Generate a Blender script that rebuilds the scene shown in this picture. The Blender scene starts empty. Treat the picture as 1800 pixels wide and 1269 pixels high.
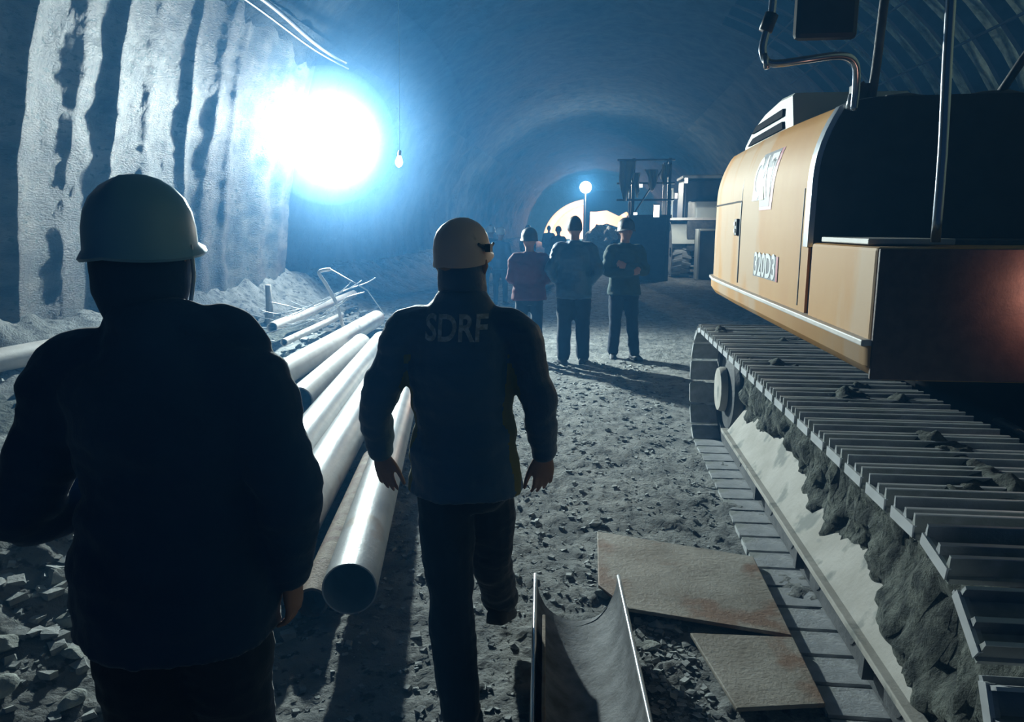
import bpy, bmesh, math, random
from mathutils import Vector, Matrix, noise
from mathutils.bvhtree import BVHTree
random.seed(7)
S = bpy.context.scene
COL = S.collection
PI = math.pi
V = Vector

# ------------------------------------------------------------------ camera
cam_d = bpy.data.cameras.new('camera'); cam = bpy.data.objects.new('camera', cam_d); COL.objects.link(cam)
cam_d.sensor_width = 36; cam_d.lens = 26.0; cam_d.clip_end = 300; cam_d.clip_start = .05
cam.location = (0, 0, 1.65)
cam.rotation_euler = (math.radians(90 - 10.2), 0, math.radians(6.05))
S.camera = cam
# ------------------------------------------------------------------ view, world, haze
S.view_settings.view_transform = 'Standard'; S.view_settings.look = 'None'
S.view_settings.gamma = 1; S.view_settings.use_curve_mapping = False
S.view_settings.exposure = 0.0
W = bpy.data.worlds.new('night'); S.world = W; W.use_nodes = True
W.node_tree.nodes['Background'].inputs[0].default_value = (.09, .32, .80, 1)
W.node_tree.nodes['Background'].inputs[1].default_value = .055
try:
    S.cycles.volume_bounces = 0; S.cycles.max_bounces = 5; S.cycles.diffuse_bounces = 1; S.cycles.glossy_bounces = 2
    S.cycles.sample_clamp_indirect = 3.0; S.cycles.caustics_reflective = False; S.cycles.caustics_refractive = False
except Exception: pass
HAZE = .0135; HAZE_G = .35
LAMP_P = 8600; GLOW_P = 700; LAMP_POS = V((-4.72, 13.3, 3.25))
FAR_P = 1500; FAR_POS = V((-.31, 35, 3.5))

def point(name, loc, power, color, radius, parent=None):
    l = bpy.data.lights.new(name, 'POINT'); l.energy = power; l.color = color; l.shadow_soft_size = radius
    o = bpy.data.objects.new(name, l); COL.objects.link(o); o.location = loc
    return o
point('flood_light_spill', LAMP_POS, GLOW_P, (.70, .88, 1.0), .13)
point('loader_wheel_fill', (2.62, 24.0, 2.2), 70, (.8, .92, 1.0), .06)  # added fill for the loader wheel; no lamp stands at this spot
sl = bpy.data.lights.new('flood_light_beam', 'SPOT'); sl.energy = LAMP_P; sl.color = (.66, .88, 1.0); sl.shadow_soft_size = .13
sl.spot_size = math.radians(110); sl.spot_blend = 1.0
so = bpy.data.objects.new('flood_light_beam', sl); COL.objects.link(so); so.location = LAMP_POS
so.rotation_euler = (V((1.6, 3.0, .7)) - LAMP_POS).to_track_quat('-Z', 'Y').to_euler()
point('distant_light_beam', FAR_POS, FAR_P, (.80, .92, 1.0), .2)
point('warm_light_beam', (-.6, 86, 1.2), 8500, (1, .66, .56), .4)
wl_ = bpy.data.lights.new('work_light_beam', 'SPOT'); wl_.energy = 7; wl_.color = (1, .50, .38); wl_.shadow_soft_size = .02; wl_.spot_size = math.radians(150); wl_.spot_blend = 1
wo = bpy.data.objects.new('work_light_beam', wl_); COL.objects.link(wo); wo.location = (1.61, 2.50, 1.44); wo.rotation_euler = (PI / 2, 0, 0)

# ------------------------------------------------------------------ materials
def mat(name, c1, c2=None, scale=8, rough=.8, metal=0, bump=0, bscale=30, detail=6, stretch=None, c3=None, c3amt=.5, c3scale=3, spec=None, bdist=.02, lo=.35, hi=.65):
    m = bpy.data.materials.new(name); m.use_nodes = True; nt = m.node_tree; N = nt.nodes; L = nt.links
    b = N['Principled BSDF']; b.inputs['Roughness'].default_value = rough; b.inputs['Metallic'].default_value = metal
    if spec is not None: b.inputs['Specular IOR Level'].default_value = spec
    b.inputs['Base Color'].default_value = (*c1, 1)
    tc = N.new('ShaderNodeTexCoord'); mp = N.new('ShaderNodeMapping'); L.new(tc.outputs['Object'], mp.inputs[0])
    if stretch: mp.inputs['Scale'].default_value = stretch
    if c2:
        n = N.new('ShaderNodeTexNoise'); n.inputs['Scale'].default_value = scale; n.inputs['Detail'].default_value = detail; L.new(mp.outputs[0], n.inputs[0])
        r = N.new('ShaderNodeValToRGB'); r.color_ramp.elements[0].position = lo; r.color_ramp.elements[1].position = hi
        r.color_ramp.elements[0].color = (*c1, 1); r.color_ramp.elements[1].color = (*c2, 1)
        L.new(n.outputs['Fac'], r.inputs[0]); out = r.outputs[0]
        if c3:
            n3 = N.new('ShaderNodeTexNoise'); n3.inputs['Scale'].default_value = c3scale; n3.inputs['Detail'].default_value = 8; L.new(mp.outputs[0], n3.inputs[0])
            r3 = N.new('ShaderNodeValToRGB'); r3.color_ramp.elements[0].position = c3amt; r3.color_ramp.elements[1].position = c3amt + .08
            r3.color_ramp.elements[0].color = (0, 0, 0, 1); r3.color_ramp.elements[1].color = (1, 1, 1, 1); L.new(n3.outputs['Fac'], r3.inputs[0])
            mx = N.new('ShaderNodeMixRGB'); L.new(r3.outputs[0], mx.inputs[0]); L.new(out, mx.inputs[1]); mx.inputs[2].default_value = (*c3, 1); out = mx.outputs[0]
        L.new(out, b.inputs['Base Color'])
    if bump:
        n2 = N.new('ShaderNodeTexNoise'); n2.inputs['Scale'].default_value = bscale; n2.inputs['Detail'].default_value = 8; n2.inputs['Roughness'].default_value = .65
        L.new(mp.outputs[0], n2.inputs[0])
        bp = N.new('ShaderNodeBump'); bp.inputs['Strength'].default_value = bump; bp.inputs['Distance'].default_value = bdist
        L.new(n2.outputs['Fac'], bp.inputs['Height']); L.new(bp.outputs[0], b.inputs['Normal'])
    return m
def emit(name, c, s):
    m = bpy.data.materials.new(name); m.use_nodes = True; b = m.node_tree.nodes['Principled BSDF']
    b.inputs['Base Color'].default_value = (*c, 1); b.inputs['Emission Color'].default_value = (*c, 1); b.inputs['Emission Strength'].default_value = s
    return m
M = dict(
    ground=mat('crushed_rock_floor', (.22, .235, .23), (.48, .49, .47), 5, .85, bump=1, bscale=44, bdist=.04, c3=(.12, .13, .13), c3amt=.56, c3scale=14),
    stone=mat('grey_stone', (.30, .32, .32), (.5, .52, .5), 9, .75, bump=.5, bscale=30),
    bigrock=mat('pale_stone', (.33, .36, .33), (.58, .6, .55), 5, .8, bump=.9, bscale=14, bdist=.03),
    wall=mat('sprayed_lining', (.04, .065, .08), (.21, .22, .21), 1.6, .5, bump=1, detail=12, bscale=24, bdist=.06, stretch=(1, 1.0, 2.2), c3=(.06, .10, .10), c3amt=.56, c3scale=9),
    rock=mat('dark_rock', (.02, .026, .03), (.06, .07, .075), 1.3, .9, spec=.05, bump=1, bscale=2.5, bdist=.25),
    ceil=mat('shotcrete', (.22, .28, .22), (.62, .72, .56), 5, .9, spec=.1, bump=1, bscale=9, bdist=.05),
    pipe=mat('galvanised_steel', (.50, .50, .50), (.66, .65, .63), 5, .42, metal=.35, bump=.15, bscale=40, stretch=(1, 1, 1), c3=(.48, .41, .35), c3amt=.62, c3scale=3),
    palepipe=mat('dusty_pipe', (.62, .58, .54), (.74, .70, .66), 5, .55, bump=.15, bscale=40, c3=(.50, .42, .36), c3amt=.66, c3scale=4),
    rustpipe=mat('rusty_steel', (.24, .15, .10), (.42, .33, .24), 7, .75, bump=.4, bscale=60, c3=(.24, .13, .09), c3amt=.55, c3scale=9),
    plate=mat('rusty_plate', (.26, .22, .17), (.46, .42, .36), 3.5, .65, bump=.5, bscale=45, c3=(.27, .16, .10), c3amt=.50, c3scale=3.0, bdist=.01),
    channel=mat('weathered_channel', (.10, .105, .11), (.24, .25, .26), 12, .72, spec=.3, bump=.35, bscale=50, bdist=.01),
    yellow=mat('yellow_paint', (.60, .28, .060), (.64, .33, .09), 3, .6, spec=.22, bump=.03, bscale=60, c3=(.62, .40, .22), c3amt=.52, c3scale=1.5, stretch=(1, 1, .35)),
    silver=mat('worn_edge_and_glint', (.55, .56, .58), (.66, .67, .68), 6, .3, metal=.6),
    black=mat('dark_metal', (.02, .022, .026), (.035, .037, .04), 8, .5),
    dull=mat('grimy_metal', (.045, .05, .055), (.10, .105, .11), 8, .6, bump=.3, bscale=30),
    chrome=mat('bare_rod', (.45, .48, .52), None, rough=.22, metal=.9),
    track=mat('track_steel', (.34, .36, .38), (.54, .56, .58), 9, .6, metal=.1, bump=.3, bscale=40, c3=(.36, .38, .36), c3amt=.53, c3scale=5),
    trackdust=mat('dusty_track_frame', (.40, .38, .34), (.52, .50, .46), 5, .8, bump=.2, bscale=30, c3=(.24, .25, .23), c3amt=.56, c3scale=6),
    mud=mat('packed_mud', (.05, .06, .055), (.20, .22, .19), 16, .95, bump=1, bscale=26, bdist=.05),
    jacket=mat('navy_cloth', (.012, .045, .11), (.018, .06, .14), 6, .85, bump=.3, bscale=90, bdist=.004, spec=.25),
    jacket2=mat('dark_blue_cloth', (.014, .085, .19), (.02, .10, .22), 6, .5, bump=.5, bscale=50, bdist=.006, spec=.6),
    trousers=mat('dark_trousers', (.010, .022, .045), (.014, .03, .06), 6, .85, bump=.3, bscale=90, bdist=.004, spec=.25),
    yellowcloth=mat('yellow_side_cloth', (.20, .18, .06), None, rough=.85),
    maroon=mat('maroon_cloth', (.10, .015, .035), (.13, .025, .045), 6, .85),
    darkgreen=mat('dark_green_cloth', (.02, .05, .055), (.03, .065, .065), 6, .85),
    skin=mat('skin', (.36, .18, .13), (.42, .22, .16), 8, .6),
    hair=mat('hair', (.01, .01, .012), None, rough=.6),
    helmA=mat('grey_helmet_shell', (.20, .46, .62), (.24, .50, .66), 5, .4),
    helmB=mat('orange_helmet_shell', (.78, .54, .46), (.84, .60, .52), 4, .38, c3=(.30, .22, .22), c3amt=.68, c3scale=12),
    white=mat('white_shell', (.75, .78, .8), None, rough=.4),
    cloth=mat('pale_tarpaulin', (.50, .48, .40), (.60, .57, .48), 3, .7, bump=.3, bscale=6),
    rubber=mat('dusty_rubber', (.35, .38, .40), (.5, .53, .54), 6, .8, bump=.5, bscale=20),
    machine=mat('dusty_machine_paint', (.45, .48, .46), (.6, .62, .56), 2, .6),
    ribsteel=mat('rib_steel', (.012, .014, .016), (.02, .022, .025), 8, .9, spec=.05),
    wornsteel=mat('worn_grouser_edge', (.62, .64, .66), (.74, .76, .78), 12, .4, metal=.2),
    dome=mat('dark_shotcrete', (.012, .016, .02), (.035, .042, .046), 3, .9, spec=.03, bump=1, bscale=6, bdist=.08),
    front_shade=mat('shaded_front_brown', (.09, .055, .05), (.13, .08, .07), 20, .6, bump=.4, bscale=90, bdist=.003),
    wood=mat('raw_timber', (.40, .36, .30), (.55, .50, .44), 8, .8, stretch=(4, 4, 1)),
    wire=mat('tangled_wire', (.50, .52, .54), None, rough=.4, metal=.5),
    lining=mat('smooth_lining', (.70, .62, .58), (.78, .72, .68), 1, .8),
    red=mat('red_print', (.50, .03, .05), None, rough=.5), dark=mat('black_print', (.03, .03, .05), None, rough=.5),
    logogrey=mat('worn_grey_print', (.17, .18, .22), None, rough=.5), wprint=mat('white_print', (.78, .80, .80), None, rough=.5), yprint=mat('yellow_print', (.80, .62, .06), None, rough=.5),
    greyprint=mat('grey_reflective_print', (.35, .36, .37), (.55, .56, .57), 60, .6, lo=.45, hi=.55),
    sole=mat('grey_sole', (.20, .21, .22), None, rough=.8), shoe=mat('black_shoe', (.02, .022, .03), None, rough=.6),
    glow=emit('lamp_lens', (.86, .95, 1.0), 14), glow2=emit('small_lamp_lens', (.9, .95, 1.0), 5), warmglow=emit('warm_lamp_lens', (1, .6, .45), 3.0),
)
for k in ('jacket', 'jacket2', 'trousers'):
    b_ = M[k].node_tree.nodes['Principled BSDF']; b_.inputs['Sheen Weight'].default_value = .35; b_.inputs['Sheen Roughness'].default_value = .35
# ------------------------------------------------------------------ helpers
class MB:
    def __init__(s): s.v = []; s.f = []; s.mi = []; s.cur = 0
    def add(s, vs, fs):
        o = len(s.v); s.v += [tuple(v) for v in vs]; s.f += [tuple(i + o for i in f) for f in fs]; s.mi += [s.cur] * len(fs)
    def box(s, lo, hi, rot=None, piv=None):
        x0, y0, z0 = lo; x1, y1, z1 = hi
        vs = [V(p) for p in ((x0,y0,z0),(x1,y0,z0),(x1,y1,z0),(x0,y1,z0),(x0,y0,z1),(x1,y0,z1),(x1,y1,z1),(x0,y1,z1))]
        if rot is not None:
            c = V(piv) if piv else (V(lo) + V(hi)) / 2
            vs = [rot @ (v - c) + c for v in vs]
        s.add(vs, [(0,3,2,1),(4,5,6,7),(0,1,5,4),(1,2,6,5),(2,3,7,6),(3,0,4,7)])
    def rings(s, R, cap=True, closed=False):
        n = len(R[0]); o = len(s.v)
        for r in R: s.v += [tuple(p) for p in r]
        k = len(R); F = []
        for i in range(k if closed else k - 1):
            a = o + i * n; b = o + ((i + 1) % k) * n
            for j in range(n):
                F.append((a + j, a + (j + 1) % n, b + (j + 1) % n, b + j))
        if cap and not closed:
            F.append(tuple(o + n - 1 - j for j in range(n))); F.append(tuple(o + (k - 1) * n + j for j in range(n)))
        s.f += F; s.mi += [s.cur] * len(F)
    def tube(s, pts, rad, n=10, cap=True, closed=False):
        pts = [V(p) for p in pts]; R = []; up = None
        for i, p in enumerate(pts):
            if closed: t = pts[(i + 1) % len(pts)] - pts[i - 1]
            else: t = pts[min(i + 1, len(pts) - 1)] - pts[max(i - 1, 0)]
            t.normalize()
            if up is None: up = t.orthogonal().normalized()
            else: up = (up - t * up.dot(t)).normalized()
            sd = t.cross(up); r = rad[i] if hasattr(rad, '__len__') else rad
            R.append([p + (up * math.cos(a) + sd * math.sin(a)) * r for a in (2 * PI * j / n for j in range(n))])
        s.rings(R, cap, closed)
    def prism(s, prof, axis, a, b):   # prof: list of 2D points; axis 0: (y,z) extruded in x ; 1: (x,z) extruded in y ; 2: (x,y) in z
        def mk(p, t):
            return {0: (t, p[0], p[1]), 1: (p[0], t, p[1]), 2: (p[0], p[1], t)}[axis]
        s.rings([[mk(p, a) for p in prof], [mk(p, b) for p in prof]])
    def lathe(s, c, axis, prof, n=24, closed=False):  # prof list (along axis, radius)
        c = V(c); ax = V(axis).normalized(); u = ax.orthogonal().normalized(); w = ax.cross(u)
        R = [[c + ax * h + (u * math.cos(2*PI*j/n) + w * math.sin(2*PI*j/n)) * max(r, 1e-4) for j in range(n)] for h, r in prof]
        s.rings(R, cap=not closed, closed=closed)
    def mesh(s, name):
        me = bpy.data.meshes.new(name); me.from_pydata(s.v, [], s.f); me.update()
        bm = bmesh.new(); bm.from_mesh(me); 
        bmesh.ops.recalc_face_normals(bm, faces=bm.faces[:]); bm.to_mesh(me); bm.free()
        for p, i in zip(me.polygons, s.mi): p.material_index = i
        return me
    def build(s, name, m, parent=None, smooth=False, bevel=0, **tags):
        me = s.mesh(name)
        return link(name, me, m, parent, smooth, bevel, **tags)
def link(name, me, m, parent=None, smooth=False, bevel=0, **tags):
    o = bpy.data.objects.new(name, me); COL.objects.link(o)
    for mm in (m if isinstance(m, (list, tuple)) else [m]): me.materials.append(mm)
    if smooth:
        if smooth is True: me.shade_smooth()
        else:
            me.shade_smooth()
            bm = bmesh.new(); bm.from_mesh(me)
            for e in bm.edges:
                if len(e.link_faces) == 2 and e.calc_face_angle(0) > smooth: e.smooth = False
            bm.to_mesh(me); bm.free()
    if bevel:
        b = o.modifiers.new('bevel', 'BEVEL'); b.width = bevel; b.segments = 2; b.limit_method = 'ANGLE'; b.angle_limit = .6
    if parent is not None:
        o.parent = parent; o.matrix_parent_inverse = Matrix.Translation(-parent.location) if parent.type == 'EMPTY' else Matrix.Identity(4)
    for k, v in tags.items(): o[k] = v
    return o
def thing(name, label, cat, loc, group=None):
    o = bpy.data.objects.new(name, None); COL.objects.link(o); o.location = loc; o.empty_display_size = .2
    o['label'] = label; o['category'] = cat
    if group: o['group'] = group
    return o
def catmull(P, k=6):
    P = [V(p) for p in P]; out = []
    for i in range(len(P) - 1):
        a = P[max(i-1, 0)]; b = P[i]; c = P[i+1]; d = P[min(i+2, len(P)-1)]
        for j in range(k):
            t = j / k
            out.append(.5 * ((2*b) + (c-a)*t + (2*a-5*b+4*c-d)*t*t + (3*b-a-3*c+d)*t**3))
    out.append(P[-1]); return out
def nz(x, y, z=0, s=1.0): return noise.noise(V((x*s, y*s, z*s)))
def fr(x, y, z, s, o=4): return noise.fractal(V((x*s, y*s, z*s)), 1.0, 2.0, o)

# ------------------------------------------------------------------ the tunnel
def gh(x, y):
    h = .028 * fr(x, y, 0, 1.7, 3)
    d2 = ((x + 2.75) / .75) ** 2 + ((y - 2.7) / 1.3) ** 2
    h += .30 * math.exp(-d2 * 1.2) * (1 + .5 * fr(x, y, 2, 2.5, 3))
    if x < -4.6: h += min(.7, (-4.6 - x) ** 1.4 * .45) * (1 + .4 * fr(x, y, 5, 1.2, 4))
    if x > 5.2: h += (x - 5.2) * .3
    return h
def ground():
    xs = []; x = -7.2
    while x < 7.2:
        xs.append(x); x += .022 if -3.2 < x < 1.5 else (.06 if -5 < x < 3 else .14)
    ys = []; y = -3.0
    while y < 96: ys.append(y); y += .18 if y < 1.2 else max(.02, .0085 * y)
    vs = []; fs = []; n = len(xs)
    for y in ys:
        fine = 1 if y < 14 else 0
        for x in xs:
            h = gh(x, y)
            if y > 1 and fine and -4 < x < 2.4:
                h += .010 * fr(x, y, 7, 9, 3) + .016 * max(0, noise.noise(V((x*15, y*15, 3)))) ** 1.2 + .010 * nz(x, y, 1, 34)
            else: h += .03 * fr(x, y, 7, 3, 3)
            vs.append((x, y, h))
    for j in range(len(ys) - 1):
        for i in range(n - 1):
            a = j * n + i; fs.append((a, a + 1, a + n + 1, a + n))
    me = bpy.data.meshes.new('floor'); me.from_pydata(vs, [], fs)
    link('floor', me, M['ground'], smooth=True, kind='structure')
ground()
CX, CZ, A_, B_ = .3, 1.4, 6.75, 5.7
def arch_pt(t, d=0):   # t: 0 right springing .. PI left springing
    return V((CX + (A_ + d) * math.cos(t), 0, CZ + (B_ + d) * math.sin(t)))
def arch_surface(name, t0, t1, nt, y0, y1, dy, m, amp, fs, low=None):
    prof = []
    for i in range(nt + 1):
        p = arch_pt(t0 + (t1 - t0) * i / nt); prof.append((p.x, p.z))
    if low == 'r': prof = [(CX + A_ - .1, -.3), (CX + A_, .6)] + prof
    if low == 'l': prof = prof + [(CX - A_, .6), (CX - A_ + .1, -.3)]
    vs = []; fcs = []; n = len(prof); y = y0; rows = 0
    while y <= y1 + 1e-6:
        for (x, z) in prof:
            nrm = V((x - CX, 0, z - CZ)).normalized(); k = amp * fr(x, y, z, fs, 4)
            vs.append((x + nrm.x * k, y, z + nrm.z * k))
        rows += 1; y += dy
    for j in range(rows - 1):
        for i in range(n - 1): a = j * n + i; fcs.append((a, a + 1, a + n + 1, a + n))
    me = bpy.data.meshes.new(name); me.from_pydata(vs, [], fcs)
    return link(name, me, m, smooth=True, kind='structure')
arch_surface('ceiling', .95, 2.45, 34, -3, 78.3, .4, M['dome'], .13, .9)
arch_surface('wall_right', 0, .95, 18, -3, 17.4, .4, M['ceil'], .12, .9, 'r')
arch_surface('wall_right', 0, .95, 18, 17.4, 78.3, .4, M['rock'], .12, .9, 'r')  # far stretch of the same wall, the tunnel's darkness put into its colour
arch_surface('wall_left', 2.45, PI, 14, -3, 78.3, .4, M['rock'], .22, .8, 'l')
# folded lining hung over the left wall
def lining():
    vs = []; fs = []; ys = []; y = -1.0
    while y < 14.2: ys.append(y); y += .035
    zs = [i * 4.95 / 60 for i in range(61)]; n = len(zs)
    rnd = random.Random(3); folds = []; y = -1.2
    while y < 14.6:
        folds.append((y, rnd.uniform(.13, .26), rnd.uniform(.03, .085), rnd.uniform(-.02, .04), rnd.random() * 9)); y += rnd.uniform(.5, .95)
    for y in ys:
        for z in zs:
            base = -6.05 + .92 * (z / 4.95) ** 1.8
            d = 0
            for (fy, w, a, lean, ph) in folds:
                if abs(fy - y) > 1.2: continue
                u = (y - fy - lean * z - .05 * math.sin(z * .9 + ph))
                u = u / (w * 1.35) if u > 0 else u / (w * .7)
                d += a * math.exp(-u * u)
            d += .045 * fr(y, z, 0, 1.1, 3) + .012 * fr(y * 1.0, z * 1.6, 3, 7, 3) + .006 * nz(y, z * 1.5, 2, 26)
            vs.append((base + d, y, z))
    for j in range(len(ys) - 1):
        for i in range(n - 1): a = j * n + i; fs.append((a, a + 1, a + n + 1, a + n))
    me = bpy.data.meshes.new('wall_lining'); me.from_pydata(vs, [], fs)
    return link('wall_left', me, M['wall'], smooth=True, kind='structure')
lining()
b = MB(); P = [(-4.70 + .04 * math.sin(y * 1.3), y, 4.78 + .05 * math.sin(y * .8)) for y in [i * .4 for i in range(37)]]
b.tube(P, .035, 8); b.tube([(x + .05, y, z - .16 + .05 * math.sin(y)) for x, y, z in P], .018, 6)
b.build('service_cable', M['wire'], smooth=True, label='pale pair of cables running along the top edge of the folded left wall lining', category='cable')
# steel arch ribs with longitudinal tie bars, upper right
for i in range(17):
    y = 6.0 + i * .8
    b = MB(); prof = []
    k = 16; R = []
    for j in range(k + 1):
        t = -.1 + 1.25 * j / k
        c = V((CX + (A_ - .22) * math.cos(t), y, CZ + (B_ - .22) * math.sin(t))); nrm = V((math.cos(t), 0, math.sin(t)))
        R.append([c + nrm * a + V((0, h, 0)) for a, h in ((-.09, -.06), (-.09, .06), (.09, .06), (.09, -.06))])
    b.rings(R)
    b.build('trim_%d' % (i + 1), M['ribsteel'], kind='structure')
for i, t in enumerate((.42, .60, .78, .96)):
    b = MB(); p = arch_pt(t, -.33); b.tube([(p.x, 4.5, p.z), (p.x, 20, p.z)], .022, 6)
    b.build('trim_%d' % (30 + i), M['ribsteel'], kind='structure')
# bulkhead with the far opening
def bulkhead():
    vs = []; fs = []; n = 40; cx, r = .25, 5.0
    for j in range(n + 1):
        t = PI * j / n
        p = arch_pt(t, .5); q = V((cx - .3 + r * math.cos(t), 0, .3 + r * .86 * math.sin(t)))
        vs += [(p.x, 78, p.z), (q.x, 78, q.z), (q.x, 79.2, q.z)]
    for j in range(n):
        a = j * 3; fs += [(a, a + 3, a + 4, a + 1), (a + 1, a + 4, a + 5, a + 2)]
    o = len(vs); p = arch_pt(0, .5)
    for sx, i0 in ((1, 0), (-1, n * 3)):
        a = len(vs); px = vs[i0][0]; qx = vs[i0 + 1][0]
        vs += [(px, 78, -.4), (qx, 78, -.4)]; fs.append((i0, i0 + 1, a + 1, a))
    me = bpy.data.meshes.new('wall_back'); me.from_pydata(vs, [], fs)
    link('wall_back', me, M['rock'], kind='structure')
    vs = []; fs = []
    for k in range(6):
        y = 78.6 + k * 3
        for j in range(n + 1):
            t = PI * j / n; rr = r - (.25 if k % 2 else 0)
            vs.append((cx - .3 + rr * math.cos(t), y, .3 + rr * .86 * math.sin(t)))
    for k in range(5):
        for j in range(n): a = k * (n + 1) + j; fs.append((a, a + 1, a + n + 2, a + n + 1))
    e = 5 * (n + 1); fs.append(tuple(e + j for j in range(n + 1)))
    me = bpy.data.meshes.new('far'); me.from_pydata(vs, [], fs)
    link('wall_far', me, M['lining'], kind='structure')
bulkhead()
# haze that fills the tunnel
b = MB(); b.box((-7.4, -2.8, -.5), (8, 95, 7.6))
hm = bpy.data.materials.new('dusty_air'); hm.use_nodes = True; nt = hm.node_tree; nt.nodes.clear()
vo = nt.nodes.new('ShaderNodeVolumeScatter'); vo.inputs['Color'].default_value = (.10, .42, .92, 1); vo.inputs['Density'].default_value = HAZE; vo.inputs['Anisotropy'].default_value = HAZE_G
ou = nt.nodes.new('ShaderNodeOutputMaterial'); nt.links.new(vo.outputs[0], ou.inputs['Volume'])
b.build('dust_haze', hm, label='blue dusty haze hanging through the whole tunnel', category='haze', kind='stuff')
def glare(nm, r, d, c, parent=None):
    m2 = hm.copy(); n = m2.node_tree.nodes['Volume Scatter']; n.inputs['Density'].default_value = d; n.inputs['Color'].default_value = c; n.inputs['Anisotropy'].default_value = .2
    bm = bmesh.new(); bmesh.ops.create_icosphere(bm, subdivisions=4, radius=r); me = bpy.data.meshes.new(nm); bm.to_mesh(me); bm.free()
    o = bpy.data.objects.new(nm, me); COL.objects.link(o); me.materials.append(m2)
    if parent: o.parent = parent
    return o
vp = glare('lamp_glare', 2.5, .045, (.36, .64, 1, 1)); vp.location = LAMP_POS  # volumes added to spread the lamp's glare; no vapour hangs there
vp['label'] = 'added glare volume around the blazing flood lamp'; vp['category'] = 'glare'; vp['kind'] = 'stuff'
glare('glare_core', 1.2, .13, (.55, .78, 1, 1), vp)
# ------------------------------------------------------------------ people
def loft_rings(b, rings, n=20):   # (center, right, fwd, rx, ry)
    R = []
    for c, r, f, rx, ry in rings:
        c = V(c); R.append([c + r * (rx * math.cos(a)) + f * (ry * math.sin(a)) for a in (2*PI*j/n for j in range(n))])
    b.rings(R)
def limb(b, P, rad, n=14):
    pts = catmull(P, 5); k = len(P) - 1; rr = []
    for i in range(len(pts)):
        t = i / 5; j = min(int(t), k - 1); u = t - j; rr.append(rad[j] * (1-u) + rad[j+1] * u)
    d0 = (pts[0] - pts[1]).normalized(); d1 = (pts[-1] - pts[-2]).normalized()
    pts = [pts[0] + d0 * rr[0] * .75, pts[0] + d0 * rr[0] * .45] + pts + [pts[-1] + d1 * rr[-1] * .45, pts[-1] + d1 * rr[-1] * .75]
    rr = [rr[0] * .4, rr[0] * .85] + rr + [rr[-1] * .85, rr[-1] * .4]
    b.tube(pts, rr, n)
def remesh(b, name, size, smooth=2, disp=None):
    me = b.mesh(name); o = bpy.data.objects.new('tmp', me); COL.objects.link(o)
    r = o.modifiers.new('r', 'REMESH'); r.mode = 'VOXEL'; r.voxel_size = size; r.adaptivity = 0
    if smooth: m = o.modifiers.new('s', 'SMOOTH'); m.iterations = smooth; m.factor = .5
    dg = bpy.context.evaluated_depsgraph_get(); dg.update()
    out = bpy.data.meshes.new_from_object(o.evaluated_get(dg)); out.name = name
    bpy.data.objects.remove(o); bpy.data.meshes.remove(me)
    if disp:
        nn = [v.normal.copy() for v in out.vertices]
        for v, k in zip(out.vertices, nn): v.co += k * disp(v.co)
    return out
def wrinkle(a, s=7):
    return lambda p: a * (fr(p.x, p.y, p.z * 1.8, s, 3) + .8 * abs(noise.noise(V((p.x * s * .7 + 3, p.y * s * .7, p.z * s * 2.2 + p.x * 5)))))
def head_mesh(b, c, yaw, s=1.0, tilt=0):
    Rm = Matrix.Rotation(yaw, 3, 'Z') @ Matrix.Rotation(tilt, 3, 'X')
    rings = []
    for i in range(15):
        t = PI * i / 14; z = .125 * math.cos(t); k = math.sin(t) ** .8
        w = .076 * k; d = .098 * k; yo = 0
        if z < -.02: q = min(1, (-.02 - z) / .10); w *= 1 - .28 * q; d *= 1 - .25 * q; yo = .022 * q
        R = []
        for j in range(24):
            a = 2 * PI * j / 24; x = w * math.cos(a); y = d * math.sin(a) + yo
            if math.sin(a) > .9 and -.05 < z < .02: y += .016 * (1 - abs(z + .02) / .04)       # nose
            if math.sin(a) > .6 and .02 < z < .05: y += .004
            R.append(V(c) + Rm @ V((x, y, z)) * s)
        rings.append(R)
    b.rings(rings)
    for sx in (-1, 1):     # ears
        e = V(c) + Rm @ V((sx * .076, -.005, -.005)) * s
        b.tube([e + Rm @ V((0, 0, -.028)) * s, e + Rm @ V((sx * .008, -.004, 0)) * s, e + Rm @ V((sx * .006, -.006, .03)) * s], [.008 * s, .014 * s, .009 * s], 8)
    n = V(c) + Rm @ V((0, .118, -.025)) * s
    b.tube([n + Rm @ V((0, -.022, .035)) * s, n], [.009 * s, .013 * s], 8)                       # bridge of the nose
    m = V(c) + Rm @ V((0, .088, -.066)) * s
    b.tube([m + Rm @ V((-.024, -.006, 0)) * s, m, m + Rm @ V((.024, -.006, 0)) * s], [.004 * s, .0065 * s, .004 * s], 6)  # lips
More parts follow.
